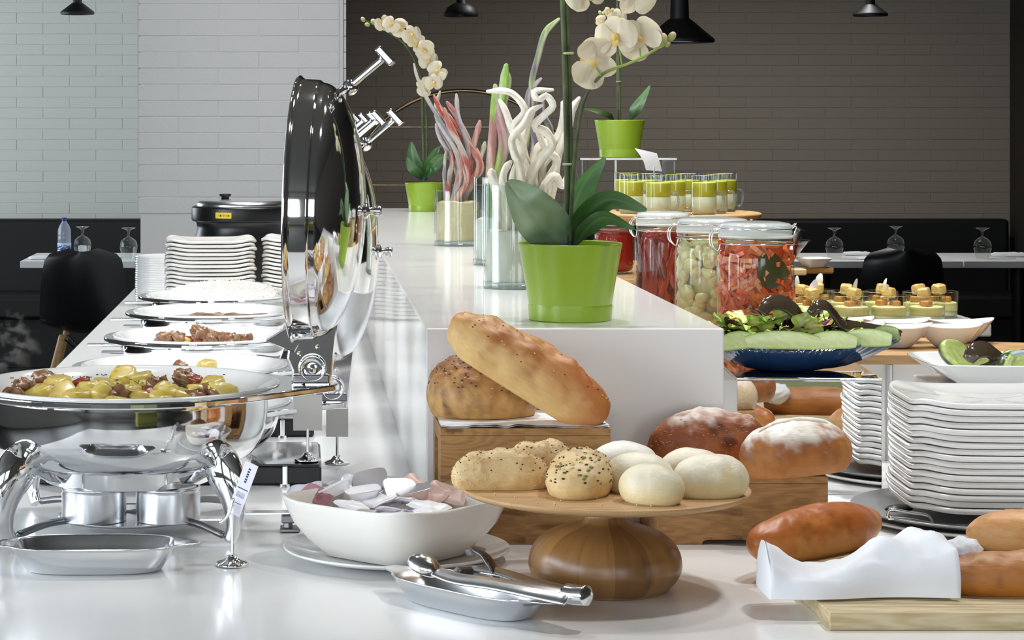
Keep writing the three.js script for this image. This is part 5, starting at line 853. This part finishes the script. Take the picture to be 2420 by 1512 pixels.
// dessert glasses on a white slab, leaf bowls before them
{
  const t = thing('dessert_slab', 'long white slab under the dessert glasses', 'slab', [0, SH, 0]); part(t, 'slab', boxAt(0.98, 1.36, 0.0008, 0.026, -4.78, -4.5, 0.004), M.ceramicWarm);
  const dy = SH + 0.0265, g = thing('dessert_glass', 'leftmost dessert glass of the front row, topped with a golden cube', 'dessert glass', [0, 0, 0]);
  part(g, 'glass_wall', lathe([[0.0, 0.0008], [0.033, 0.001], [0.0345, 0.004], [0.0362, 0.052], [0.0355, 0.0528], [0.0348, 0.052]], 44), M.glass);
  M.mousse = phys(0xe6dc94, 0.5, { transmission: 0.1, thickness: 0 }); M.mousseLow = std(0xd6d4a8, 0.5);
  part(g, 'mousse', lathe([[0, 0.014], [0.0336, 0.014], [0.0345, 0.029], [0.03, 0.031], [0, 0.033]], 40), M.mousse); part(g, 'lower_layer', lathe([[0, 0.003], [0.032, 0.004], [0.0335, 0.0135], [0, 0.0138]], 40), M.mousseLow);
  const cubeGeo = ball((x, y, z) => { const p = v => Math.sign(v) * Math.pow(Math.abs(v), 0.5), n = fbm(x * 4, y * 4, z * 4, 3); return [p(x) * 0.0125 * (1 + 0.12 * n), p(y) * 0.0105 * (1 + 0.12 * n), p(z) * 0.0125, mix3(lin(0xe8d084), lin(0xc08a30), clamp(0.35 + n))]; }, 24, 16);
  part(g, 'fruit_cube', cubeGeo, M.vcWet, [-0.004, 0.057, 0.004], [0.1, 0.4, 0.12]); part(g, 'fruit_pieces', merge([cubeGeo.clone().scale(0.8, 0.6, 0.8).translate(0.008, 0.037, 0.012), cubeGeo.clone().scale(0.7, 0.6, 0.8).translate(-0.01, 0.036, -0.008)]), std(0xc98a35, 0.4));
  const row = [[1922, 4.55], [1998, 4.66], [2012, 4.55], [2080, 4.66], [2100, 4.55], [2176, 4.65], [2190, 4.55], [2222, 4.66], [1930, 4.7], [1890, 4.64]];
  const chips = [0, 2, 4, 8, 9];
  row.forEach(([px, z], k) => { const c = k ? dup(g, ['', 'second dessert glass from the left in the middle row', 'second dessert glass from the left in the front row', 'third dessert glass from the left in the middle row', 'third dessert glass from the left in the front row', 'fourth dessert glass from the left in the middle row', 'rightmost dessert glass of the front row', 'rightmost dessert glass of all, in the middle row', 'dessert glass farthest back on the white slab', 'leftmost dessert glass of the middle row beside the carrot jar'][k]) : g, q = at(px, 700, z); c.position.set(q.x, dy, -z); c.rotation.y = k * 0.9; });
  chips.forEach((k, i) => { const [px, z] = row[k], q = at(px, 700, z); single('coconut_chip', blade(pts([[0, 0, 0], [0.003, 0.012, 0], [0.001, 0.024, 0.003]]), u => 0.0075 * Math.sin(Math.PI * (0.2 + 0.7 * u)), V(1, 0, 0.2), { seg: 8, across: 4, thick: 0.001 }), M.paper, 'pale coconut chip standing in a dessert glass', 'garnish', 'coconut chips in the dessert glasses', [q.x + 0.006 * (i % 2 ? 1 : -1), dy + 0.062, -z], [0, i, 0.2 * (i - 2)]); });
  const leafBowl = loft([[0, 0], [0.35, 0], [0.42, 0.002], [0.75, 0.02], [1, 0.038], [1.0, 0.0402], [0.97, 0.0395], [0.72, 0.0225], [0.38, 0.006], [0, 0.006]], q => { const c = Math.cos(q), s = Math.sin(q); return [c * 0.068, Math.sign(s) * Math.pow(Math.abs(s), 1.25) * 0.046]; }, 80, (q, s, a) => { q[1] += 0.007 * s * s * Math.pow(Math.abs(Math.cos(a)), 3); return q; });
  const bl = [['leaf-shaped white bowl nearest the shelf front edge', 2242, 4.3, 0.1], ['leaf-shaped white bowl right behind the nearest one, the rightmost', 2268, 4.395, 0.12], ['leaf-shaped white bowl half hidden by the salad tongs handle', 2120, 4.29, 0.05], ['leaf-shaped white bowl behind the one at the tongs handle', 2118, 4.4, 0.1], ['leaf-shaped white bowl mostly behind the salad', 2010, 4.33, 0.05], ['leaf-shaped white bowl farthest left behind the salad', 1985, 4.43, 0.1]];
  let b0; bl.forEach(([l, px, z, a]) => { const b = b0 ? dup(b0, l) : (b0 = single('leaf_bowl', leafBowl, M.ceramic, l, 'bowl')); b.position.set(at(px, 0, z).x, SH + 0.0006, -z); b.rotation.y = a; });
}
// mirrored box with the blue fish plate of salad
const mb = thing('mirror_box', 'mirror-sided display box under the blue fish plate', 'display box', [0.8535, CT, -3.925], -0.07);
part(mb, 'mirror_sides', boxAt(-0.1195, 0.1195, 0, 0.1895, -0.125, 0.125, 0.0015), M.mirror); part(mb, 'top_sheet', boxAt(-0.12, 0.12, 0.1896, 0.1935, -0.1255, 0.1255, 0.001), M.mirror);
{
  const py = CT + 0.1938, fishPlan = t => { const c = Math.cos(t), s = Math.sin(t); const tail = smooth(0.86, 1, c); return [c * 0.142 + 0.052 * tail, Math.sign(s) * Math.pow(Math.abs(s), 0.9) * 0.105 * (1 - 0.25 * tail)]; };
  M.blueGlass = phys(0x203d66, 0.12, { clearcoat: 1, clearcoatRoughness: 0.05 });
  const t = thing('fish_plate', 'dark blue ribbed glass plate in the shape of a fish, tail to the right', 'plate', [0.835, py, -3.93]);
  part(t, 'plate', loft([[0, 0.001], [0.4, 0.001], [0.52, 0.004], [0.7, 0.014], [0.86, 0.026], [1, 0.0385], [1.0, 0.0415], [0.975, 0.041], [0.84, 0.0295], [0.66, 0.017], [0.5, 0.008], [0, 0.006]], fishPlan, 220, (q, s, a) => { q[1] += s * s * (0.012 * smooth(0.5, 1, Math.cos(a)) + 0.004 * smooth(0.4, 1, -Math.cos(a)) + 0.0016 * Math.sin(a * 70 + s * 60)); return q; }), M.blueGlass);
  // salad
  const cucumber = blade(pts([[-0.04, 0, 0], [-0.012, 0.004, 0.002], [0.014, 0.004, 0.002], [0.042, 0, 0]]), u => 0.0155 * Math.pow(Math.sin(Math.PI * clamp(0.06 + 0.88 * u)), 0.3), V(0, 1, 0.25), { seg: 24, across: 8, thick: 0.003, colour: (u, k, f, q) => { const n = fbm(u * 9, k * 3, 1, 3); return mix3(mix3(lin(0xe4efb4), lin(0xd0e29a), clamp(0.5 + n)), lin(0x9cbd58), smooth(0.88, 0.98, Math.abs(k))); } });
  [[1742, 812, 3.845, -0.35, 0.75], [1850, 811, 3.828, 0.02, 1.55], [1965, 811, 3.83, -0.03, 1.0], [2045, 806, 3.86, -0.45, 1.05], [2090, 798, 3.93, -1, 0.8], [1700, 806, 3.93, 1.1, 0.8]].forEach(([px, y, z, a, k], i) => { const m = single('cucumber_slice', cucumber, M.vcWet, ['first pale cucumber ribbon at the left front of the fish plate', 'longest pale cucumber ribbon along the front of the fish plate', 'third pale cucumber ribbon from the left on the fish plate', 'pale cucumber ribbon at the right front of the fish plate', 'pale cucumber ribbon beside the tail of the fish plate', 'pale cucumber ribbon at the left end of the fish plate, mostly hidden'][i], 'cucumber', null, at(px, y - 1, z).toArray(), [-0.28, a, [0.05, -0.02, 0.03, -0.05, 0, 0][i]]); m.scale.x = k; });
  const frill = (l, w, c1, c2, s) => blade(pts([[0, 0, 0], [0.004, l * 0.3, 0.004], [-0.003, l * 0.65, 0.012], [0.004, l, 0.022]]), u => w * Math.pow(Math.sin(Math.PI * clamp(0.1 + 0.85 * u)), 0.7) * (1 + 0.22 * Math.sin(u * 33 + s)), V(1, 0, 0), { seg: 26, across: 12, thick: 0.0008, wave: 0.32, colour: (u, k) => mix3(lin(c1), lin(c2), clamp(smooth(0.1, 0.75, Math.abs(k) + 0.4 * fbm(u * 6 + s, k * 3, s, 3)))) });
  const kinds = [['lettuce_leaf', frill(0.055, 0.02, 0xe6eeb4, 0xb4cf52, 1), 'frilly light green lettuce leaf in the salad on the fish plate', 'green lettuce leaves on the fish plate'], ['lettuce_leaf', frill(0.05, 0.018, 0xd9e39a, 0x8fb43a, 4), 'frilly light green lettuce leaf in the salad on the fish plate', 'green lettuce leaves on the fish plate'], ['radicchio_leaf', frill(0.045, 0.019, 0x7a3a4a, 0x3c1420, 7), 'dark red frilly leaf in the salad on the fish plate', 'dark red leaves on the fish plate'], ['endive_leaf', frill(0.05, 0.014, 0xefe9b8, 0xd9cf5a, 9), 'pale yellow frilly leaf in the salad on the fish plate', 'pale yellow leaves on the fish plate']];
  for (let i = 0; i < 84; i++) { const k = kinds[[0, 2, 1, 3, 2, 0, 1, 3][i % 8]], a = rr(0, 6.28), r = Math.sqrt(rnd()), x = 0.825 + r * 0.095 * Math.cos(a), z = -3.94 + r * 0.05 * Math.sin(a), m = single(k[0], k[1], M.vcLeaf, k[2], 'salad leaf', k[3], [x, py + 0.054 + 0.03 * (1 - r), z]); m.rotation.set(rr(0.35, 1.3), Math.atan2(x - 0.825, z + 3.94) + rr(-0.9, 0.9), rr(-0.4, 0.4), 'YXZ'); m.scale.setScalar(rr(0.85, 1.15)); }
  M.tongGlass = phys(0x6a5a48, 0.12, { clearcoat: 1, transmission: 0.6, thickness: 0 });
  const w = (x, y, z) => at(x, y, z), tg = thing('salad_tongs', 'smoky plastic salad tongs with two hooked ends lying on the fish plate', 'tongs');
  part(tg, 'arm', sweep([w(1800, 738, 3.86), w(1818, 718, 3.87), w(1845, 715, 3.88), w(1872, 730, 3.89), w(1895, 757, 3.9), w(1930, 772, 3.92)], u => 0.006 + 0.011 * Math.sin(Math.PI * clamp(0.1 + u * 0.8)), { seg: 40, ring: 14, flat: 0.3, up: V(0.3, 0.6, 0.75).normalize() }), M.tongGlass);
  part(tg, 'arm', sweep([w(1915, 742, 3.85), w(1932, 724, 3.85), w(1952, 722, 3.86), w(1970, 742, 3.88), w(1990, 765, 3.9), w(2060, 778, 3.95), w(2125, 786, 3.98)], u => 0.006 + 0.008 * Math.sin(Math.PI * clamp(0.1 + u * 0.8)), { seg: 50, ring: 14, flat: 0.35, up: V(0.3, 0.6, 0.75).normalize() }), M.tongGlass);
  part(tg, 'arm', sweep([w(1930, 772, 3.92), w(1990, 770, 3.94), w(2060, 776, 3.97), w(2126, 784, 3.99)], 0.0075, { seg: 24, ring: 12, flat: 0.5, up: V(0, 1, 0) }), M.tongGlass);
}
// white rectangular dish on a white block, with avocado and a second pair of tongs
{
  const blk = thing('dish_block', 'white block under the rectangular avocado dish', 'stand', [1.27, CT, -3.9]); part(blk, 'block', boxAt(-0.2, 0.24, 0, 0.177, -0.1, 0.06, 0.003), M.solid);
  const dY = CT + 0.1775;
  single('rectangular_dish', loft([[0, 0], [0.68, 0], [0.74, 0.003], [0.88, 0.02], [0.98, 0.035], [1, 0.0385], [0.985, 0.0405], [0.955, 0.038], [0.86, 0.021], [0.72, 0.0065], [0, 0.006]], superE(9, 0.215, 0.118), 112), M.ceramic, 'white rectangular dish of avocado pieces at the right edge', 'dish', null, [1.262, dY, -3.875], [0, -0.045, 0]);
  const avo = ball((x, y, z) => { const n = fbm(x * 3, y * 3, z * 3, 3), skin = smooth(-0.05, 0.05, -z); return [x * 0.03, y * 0.019 * (1 + 0.08 * n) * (x < 0 ? 1 : 1 - 0.3 * x), Math.min(z, 0.35) * 0.017, mix3(mix3(lin(0xcdd98c), lin(0xa3bb62), clamp(0.5 + n)), lin(0x3a4a2a), skin)]; }, 32, 22);
  const av = (px, py2, z, rot, s, l) => { const a = single('avocado_piece', avo, M.vcWet, l, 'avocado', null, at(px, py2, z).toArray(), rot); a.scale.setScalar(s); };
  av(2262, 838, 3.86, [-0.5, 0.5, -0.25], 1.25, 'large green avocado half at the left of the rectangular dish'); av(2300, 850, 3.9, [0.2, -0.4, 0.4], 1, 'dark-skinned avocado piece behind the tongs tip'); av(2395, 852, 3.87, [-0.2, 0.2, 0.2], 1, 'avocado piece at the right edge of the picture'); av(2340, 858, 3.95, [0.5, 2, 0.3], 1.1, 'avocado piece at the back of the rectangular dish'); av(2378, 860, 3.82, [0.6, 1, 0.1], 0.9, 'avocado piece beneath the tongs handle');
  const w = (x, y, z) => at(x, y, z), tg = thing('salad_tongs', 'smoky plastic tongs with a pale handle in the rectangular dish', 'tongs');
  part(tg, 'arm', sweep([w(2288, 852, 3.81), w(2300, 834, 3.81), w(2325, 825, 3.82), w(2352, 838, 3.83), w(2372, 848, 3.84)], u => 0.007 + 0.01 * Math.sin(Math.PI * clamp(0.1 + u * 0.8)), { seg: 30, ring: 14, flat: 0.35, up: V(0.2, 0.6, 0.75).normalize() }), M.tongGlass);
  part(tg, 'handle', sweep([w(2372, 842, 3.83), w(2420, 832, 3.84), w(2520, 828, 3.86)], 0.0085, { seg: 20, ring: 12, flat: 0.5, up: V(0, 1, 0) }), std(0x9fb0b8, 0.35));
  part(tg, 'arm', sweep([w(2318, 866, 3.8), w(2370, 846, 3.84), w(2440, 824, 3.9), w(2520, 822, 3.9)], 0.006, { seg: 20, ring: 12, flat: 0.4, up: V(0, 1, 0) }), M.tongGlass);
}
// plate stack on two round platters in the near right
{
  const c = [1.064, -3.55], plat = lathe([[0, 0], [0.17, 0], [0.196, 0.005], [0.203, 0.0085], [0.204, 0.0105], [0.201, 0.0118], [0.192, 0.0085], [0.165, 0.0045], [0, 0.0045]], 120);
  M.platterTop = std(new THREE.Color(0.34, 0.35, 0.36), 0.35, { metalness: 0.8 });
  single('round_platter', plat, M.ceramic, 'lower round white platter under the near plate stack', 'platter', null, [c[0], CT, c[1]]); single('round_platter', plat, M.platterTop, 'upper round grey platter carrying the near plate stack', 'platter', null, [c[0] - 0.002, CT + 0.0118, c[1] + 0.001]);
  plateStack('square_plate', plateShape(0.139, 6, 0.003), M.ceramic, 17, 0.0099, [c[0] + 0.006, CT + 0.0245, c[1] - 0.01], -0.07, 'the tall near stack at the right', 0.0022);
  const q = (x, y) => at(x, y, 3.44);
  single('steel_tongs', merge([sweep([q(2096, 1222), q(2102, 1206), q(2150, 1211), q(2196, 1220), q(2206, 1236)], 0.0024, { seg: 40, ring: 8 }), sweep([q(2100, 1224), q(2150, 1228), q(2205, 1238), q(2290, 1248)], 0.003, { seg: 30, ring: 8 })]), M.chromeSoft, 'thin steel tongs lying on the grey platter before the plate stack', 'tongs');
  const k = at(2116, 1196, 3.52); single('black_scoop', ball((x, y, z) => [x * 0.024, y * 0.008 * (y > 0 ? 1 : 0.4), z * 0.016], 24, 14), M.blackSheen, 'black scoop end on the grey platter left of the plate stack', 'scoop', null, [k.x, CT + 0.0262, -3.5], [0, 0.4, 0]);
}
// ---------------------------------------------------------------- dining area behind
for (const [x0, x1, label] of [[-4.1, -0.75, 'black upholstered wall bench left of the pillar'], [0.3, 4.5, 'black upholstered wall bench right of the pillar']]) {
  const t = thing('wall_bench', label, 'bench', [(x0 + x1) / 2, 0, -14.35]), h = (x1 - x0) / 2;
  part(t, 'back_cushion', boxAt(-h, h, 0.42, 0.9, -0.3, -0.16, 0.03), M.black); part(t, 'seat_cushion', boxAt(-h, h, 0.3, 0.45, -0.16, 0.3, 0.03), M.black); part(t, 'plinth', boxAt(-h, h, 0, 0.3, -0.28, 0.24, 0.004), M.black);
}
M.tableTop = std(0xf0f0ee, 0.35);
function table(label, x0, x1, mat = M.tableTop) {
  const t = thing('dining_table', label, 'table', [(x0 + x1) / 2, 0, -13.0]), h = (x1 - x0) / 2;
  part(t, 'tabletop', boxAt(-h, h, 0.712, 0.75, -0.4, 0.4, 0.003), mat); part(t, 'column', cyl(0.035, 0.035, 0.7, 20), M.black, [0, 0.36, 0]); part(t, 'foot', boxAt(-0.25, 0.25, 0, 0.02, -0.25, 0.25, 0.004), M.black);
}
table('white dining table left of the pillar', -1.55, -0.74); table('grey-lit dining table right of the jars', 2.3, 3.648, M.tableTop); table('dining table at the right edge, joined to its neighbour', 3.655, 4.5, M.tableTop);
function shellChair(label, x, z, turn) {
  const t = thing('shell_chair', label, 'chair', [x, 0, z], turn);
  const back = [], n = 26, m = 22, pos = [], idx = [];
  for (const e of [0, 0.008]) for (let i = 0; i <= n; i++) for (let j = 0; j <= m; j++) {
    const u = i / n, k = j / m * 2 - 1;                        // u runs from the front of the seat to the top of the back
    const w = 0.235 * (u < 0.45 ? 0.88 + 0.12 * Math.sin(u / 0.45 * 1.57) : 1 - 0.2 * Math.pow((u - 0.45) / 0.55, 2)) * (u > 0.9 ? Math.pow(1 - Math.pow((u - 0.9) / 0.104, 2.6), 0.4) : 1);
    const zz = u < 0.45 ? 0.22 - u / 0.45 * 0.4 : -0.18 - 0.1 * Math.sin((u - 0.45) / 0.55 * 1.57), yy = u < 0.42 ? 0.44 - 0.03 * Math.sin(u / 0.42 * 3.14) : 0.44 + 0.41 * Math.pow((u - 0.42) / 0.58, 1.1);
    pos.push(k * w, yy + 0.05 * k * k * (u < 0.45 ? 1 : 0.3), zz + (u > 0.45 ? 0.07 * k * k : 0) - (u > 0.45 ? e : 0) + 0 * back.length - 0); if (u <= 0.45) pos[pos.length - 2] -= e;
  }
  const N = (n + 1) * (m + 1); for (let f = 0; f < 2; f++) for (let i = 0; i < n; i++) for (let j = 0; j < m; j++) { const a = f * N + i * (m + 1) + j, b = a + m + 1; f ? idx.push(a, b, a + 1, b, b + 1, a + 1) : idx.push(a, a + 1, b, b, a + 1, b + 1); }
  const g = new THREE.BufferGeometry(); g.setAttribute('position', new THREE.Float32BufferAttribute(pos, 3)); g.setIndex(idx); g.computeVertexNormals();
  part(t, 'shell', g, M.blackSheen);
  for (const [sx, sz] of [[1, 1], [-1, 1], [1, -1], [-1, -1]]) part(t, 'leg', sweep(pts([[sx * 0.12, 0.4, sz * 0.11], [sx * 0.17, 0.2, sz * 0.17], [sx * 0.215, 0.0, sz * 0.215]]), u => 0.0175 - 0.006 * u, { seg: 12, ring: 12 }), M.woodLight);
  part(t, 'wire_base', merge([sweep(pts([[0.12, 0.39, 0.11], [0, 0.3, 0], [-0.12, 0.39, -0.11]]), 0.005, { seg: 16, ring: 6 }), sweep(pts([[-0.12, 0.39, 0.11], [0, 0.3, 0], [0.12, 0.39, -0.11]]), 0.005, { seg: 16, ring: 6 })]), M.black);
}
shellChair('black shell chair with wooden legs at the table left of the pillar', -1.13, -12.05, Math.PI); shellChair('black shell chair at the right-hand dining table', 3.13, -12.1, Math.PI);
// upturned goblets, bottle, napkins
const TY = 0.7505;
const gob = thing('water_goblet', 'upturned goblet with a white napkin inside, beside the water bottle', 'glass', [at(195, 0, 12.95).x, TY, -12.95]);
part(gob, 'bowl', lathe([[0.03, 0], [0.036, 0.03], [0.0425, 0.058], [0.043, 0.075], [0.037, 0.1], [0.022, 0.115], [0.008, 0.124], [0.0055, 0.13], [0.0055, 0.15], [0.012, 0.162], [0.033, 0.172], [0.0335, 0.174], [0, 0.175]].map(p => [p[0] * 1.15, p[1]]), 40), M.glass);
const goblets = [['upturned goblet on the left table next to the pillar edge', 304, 12.8], ['upturned goblet at the left end of the right-hand tables', 1972, 12.8], ['upturned goblet behind the right-hand chair back', 2117, 13.0], ['upturned goblet at the right edge of the tables', 2322, 12.8]];
goblets.forEach(([l, px, z]) => dup(gob, l).position.set(at(px, 0, z).x, TY, -z));
single('rolled_napkin', lathe([[0, 0], [0.022, 0], [0.024, 0.004], [0.024, 0.064], [0.02, 0.067], [0, 0.066]], 24), M.paper, 'rolled white napkin standing inside the upturned goblet by the bottle', 'napkin', null, [at(195, 0, 12.95).x, TY, -12.95]);
const bottleTex = texture(128, 64, (u, v) => (v > 0.25 && v < 0.75 && fbm(u * 14, v * 5, 1, 3) > -0.1) ? [38, 62, 140] : [196, 212, 232]);
const bt = thing('water_bottle', 'plastic water bottle with a blue cap and label on the left table', 'bottle', [at(152, 0, 12.9).x, TY, -12.9]);
part(bt, 'bottle_body', lathe([[0, 0.002], [0.034, 0.002], [0.038, 0.008], [0.038, 0.07], [0.036, 0.075], [0.038, 0.08], [0.038, 0.12], [0.036, 0.126], [0.038, 0.132], [0.036, 0.16], [0.026, 0.185], [0.015, 0.2], [0.014, 0.212]], 40), phys(0xdfe6f2, 0.12, { transmission: 0.75, thickness: 0 }));
part(bt, 'label', lathe([[0.0388, 0.03], [0.0388, 0.085]], 40), std(0xffffff, 0.5, { map: bottleTex, side: THREE.DoubleSide })); part(bt, 'cap', lathe([[0, 0.226], [0.0145, 0.226], [0.0155, 0.222], [0.0155, 0.208], [0.014, 0.206]], 24), std(0x1c2f7a, 0.4));
const tn = [['folded white napkin at the left end of the left table', 110, 12.75, 0.1, 0.2, 0.09, 0.02], ['folded white napkin between the two left goblets', 256, 12.9, -0.2, 0.16, 0.09, 0.014], ['white napkin beside the first goblet of the right-hand tables', 2025, 13.15, 0.1, 0.15, 0.1, 0.02], ['white napkin before the right-hand chair back', 2050, 12.75, 0.2, 0.12, 0.08, 0.012], ['folded napkin at the far right of the tables', 2385, 13.0, -0.1, 0.2, 0.1, 0.024]];
tn.forEach(([l, px, z, a, w, d, h]) => single('table_napkin', ball((x, y, q) => { const p = v => Math.sign(v) * Math.pow(Math.abs(v), 0.5), n = fbm(x * 3 + px, y, q * 3, 2); return [p(x) * w / 2, p(y) * h / 2 * (1 + 0.5 * n) + h / 2, p(q) * d / 2]; }, 28, 14), M.paper, l, 'napkin', null, [at(px, 0, z).x, TY, -z], [0, a, 0]));
const cut = (l, px, z, a) => { const f = thing('fork', l, 'fork', [at(px, 0, z).x, TY, -z], a); part(f, 'handle', box(0.12, 0.003, 0.012, 0.001).translate(0.05, 0.003, 0), M.chromeSoft); for (let k = -1.5; k <= 1.5; k++) part(f, 'tine', box(0.05, 0.0022, 0.003, 0.0008).translate(-0.03, 0.004, k * 0.006), M.chromeSoft); };
cut('steel fork beside the first goblet of the right-hand tables', 2010, 12.72, 0.2); cut('steel fork lying at the far right table end', 2360, 12.75, 0.3);
// pendant lamps
function pendant(label, px, rimPy, z, r, kind) {
  const rim = at(px, rimPy, z), t = thing('pendant_lamp', label, 'pendant lamp', [rim.x, rim.y, -z]);
  const cone = [[r, 0], [r * 1.0, 0.008], [r * 0.97, 0.014], [r * 0.36, r * 0.62], [r * 0.27, r * 0.68], [r * 0.25, r * 1.35], [r * 0.16, r * 1.5], [0, r * 1.52]], dome = [[r, 0], [r, 0.01], [r * 0.96, r * 0.22], [r * 0.8, r * 0.5], [r * 0.5, r * 0.7], [r * 0.28, r * 0.76], [r * 0.26, r * 1.2], [0, r * 1.22]];
  const out = kind === 'dome' ? dome : cone;
  part(t, 'shade', lathe([...out, ...out.slice().reverse().map(p => [p[0] * 0.97, p[1] - 0.003])], 64), M.lampBlack);
  part(t, 'cable', cyl(0.0028, 0.0028, ROOM.h - rim.y - r * 1.2, 8), M.lampBlack, [0, (ROOM.h - rim.y + r * 1.2) / 2, 0]);
  part(t, 'bulb_glow', lathe([[0, 0.005], [r * 0.9, 0.005], [r * 0.9, 0.009], [0, 0.009]], 32), M.lampGlow);
  const s = new THREE.SpotLight(new THREE.Color(0.95, 0.94, 1), 1.2, 0, 1.0, 0.7, 2); s.position.set(rim.x, rim.y - 0.004, -z); s.target.position.set(rim.x, 0, -z); s.castShadow = true; s.shadow.radius = 4; scene.add(s, s.target);
}
M.lampGlow = std(0x222222, 0.5, { emissive: new THREE.Color(0.85, 0.84, 1), emissiveIntensity: 0.5 });
pendant('black cone pendant lamp at the upper left', 183, 33, 12.56, 0.093, 'cone'); pendant('black dome pendant lamp above the orchid spray', 1090, 38, 12.56, 0.095, 'dome'); pendant('large black cone pendant lamp behind the big orchid', 1606, 99, 9.2, 0.14, 'cone'); pendant('black cone pendant lamp at the upper right', 2057, 37, 12.56, 0.095, 'cone');
// round brass shelf rack behind the buffet end
{
  const z = 10.3, c = at(1095, 497, z), R = 0.54, t = thing('brass_rack', 'round brass shelf rack behind the far end of the riser', 'rack', [c.x, 0, -z]);
  part(t, 'hoop', new THREE.TorusGeometry(R, 0.0085, 12, 120).translate(0, c.y, 0), M.brass);
  for (const y of [300, 437]) { const h = at(0, y, z).y - c.y, l = Math.sqrt(R * R - h * h); part(t, 'shelf_rod', box(2 * l, 0.006, 0.012, 0.002), M.brass, [0, c.y + h, 0]); }
  part(t, 'foot', merge([boxAt(-0.3, 0.3, 0, 0.02, -0.15, 0.15, 0.004), boxAt(-0.02, 0.02, 0.02, c.y - R + 0.005, -0.01, 0.01, 0.003)]), M.brass);
}
// a low olive bench across the aisle behind the viewer, seen in the mirrored box
{
  const t = thing('aisle_bench', 'low olive-green upholstered bench across the aisle, seen only in the mirror box', 'bench', [1.4, 0, 1.5]);
  part(t, 'cushion', boxAt(-0.75, 0.75, 0.24, 0.52, -0.45, 0.45, 0.05), std(0x98954a, 0.9)); part(t, 'base', boxAt(-0.7, 0.7, 0, 0.24, -0.4, 0.4, 0.01), std(0x8a8845, 0.8));
}
// thin steam rising from the left side of the nearest dish
{
  const wispTex = texture(128, 128, (u, v) => { const e = smooth(0.5, 0.2, Math.abs(u - 0.5)) * smooth(0.5, 0.25, Math.abs(v - 0.5)), n = clamp(smooth(0.05, 0.75, fbm(u * 3 + 2, v * 4, 7, 5) + 0.25)) * e * 190; return [n, n, n]; }, false);
  const mat = std(0xf2f2f0, 1, { alphaMap: wispTex, transparent: true, opacity: 0.15, depthWrite: false, side: THREE.DoubleSide }), list = [];
  for (const [px, py, z, w, h, a] of [[18, 830, 3.52, 0.085, 0.075, 0.2], [48, 800, 3.58, 0.06, 0.07, -0.4], [25, 765, 3.62, 0.07, 0.06, 0.3]]) { const q = at(px, py, z), g = new THREE.PlaneGeometry(w, h, 10, 10), p = g.attributes.position; for (let i = 0; i < p.count; i++) p.setZ(i, 0.02 * Math.sin(p.getX(i) * 40 + a * 9) + 0.012 * Math.sin(p.getY(i) * 60)); g.computeVertexNormals(); list.push(g.rotateY(a).translate(q.x, q.y, q.z)); }
  stuff('steam', merge(list), mat, 'faint wisps of steam at the left of the nearest chafing dish', 'steam');
}
renderer.render(scene, camera);
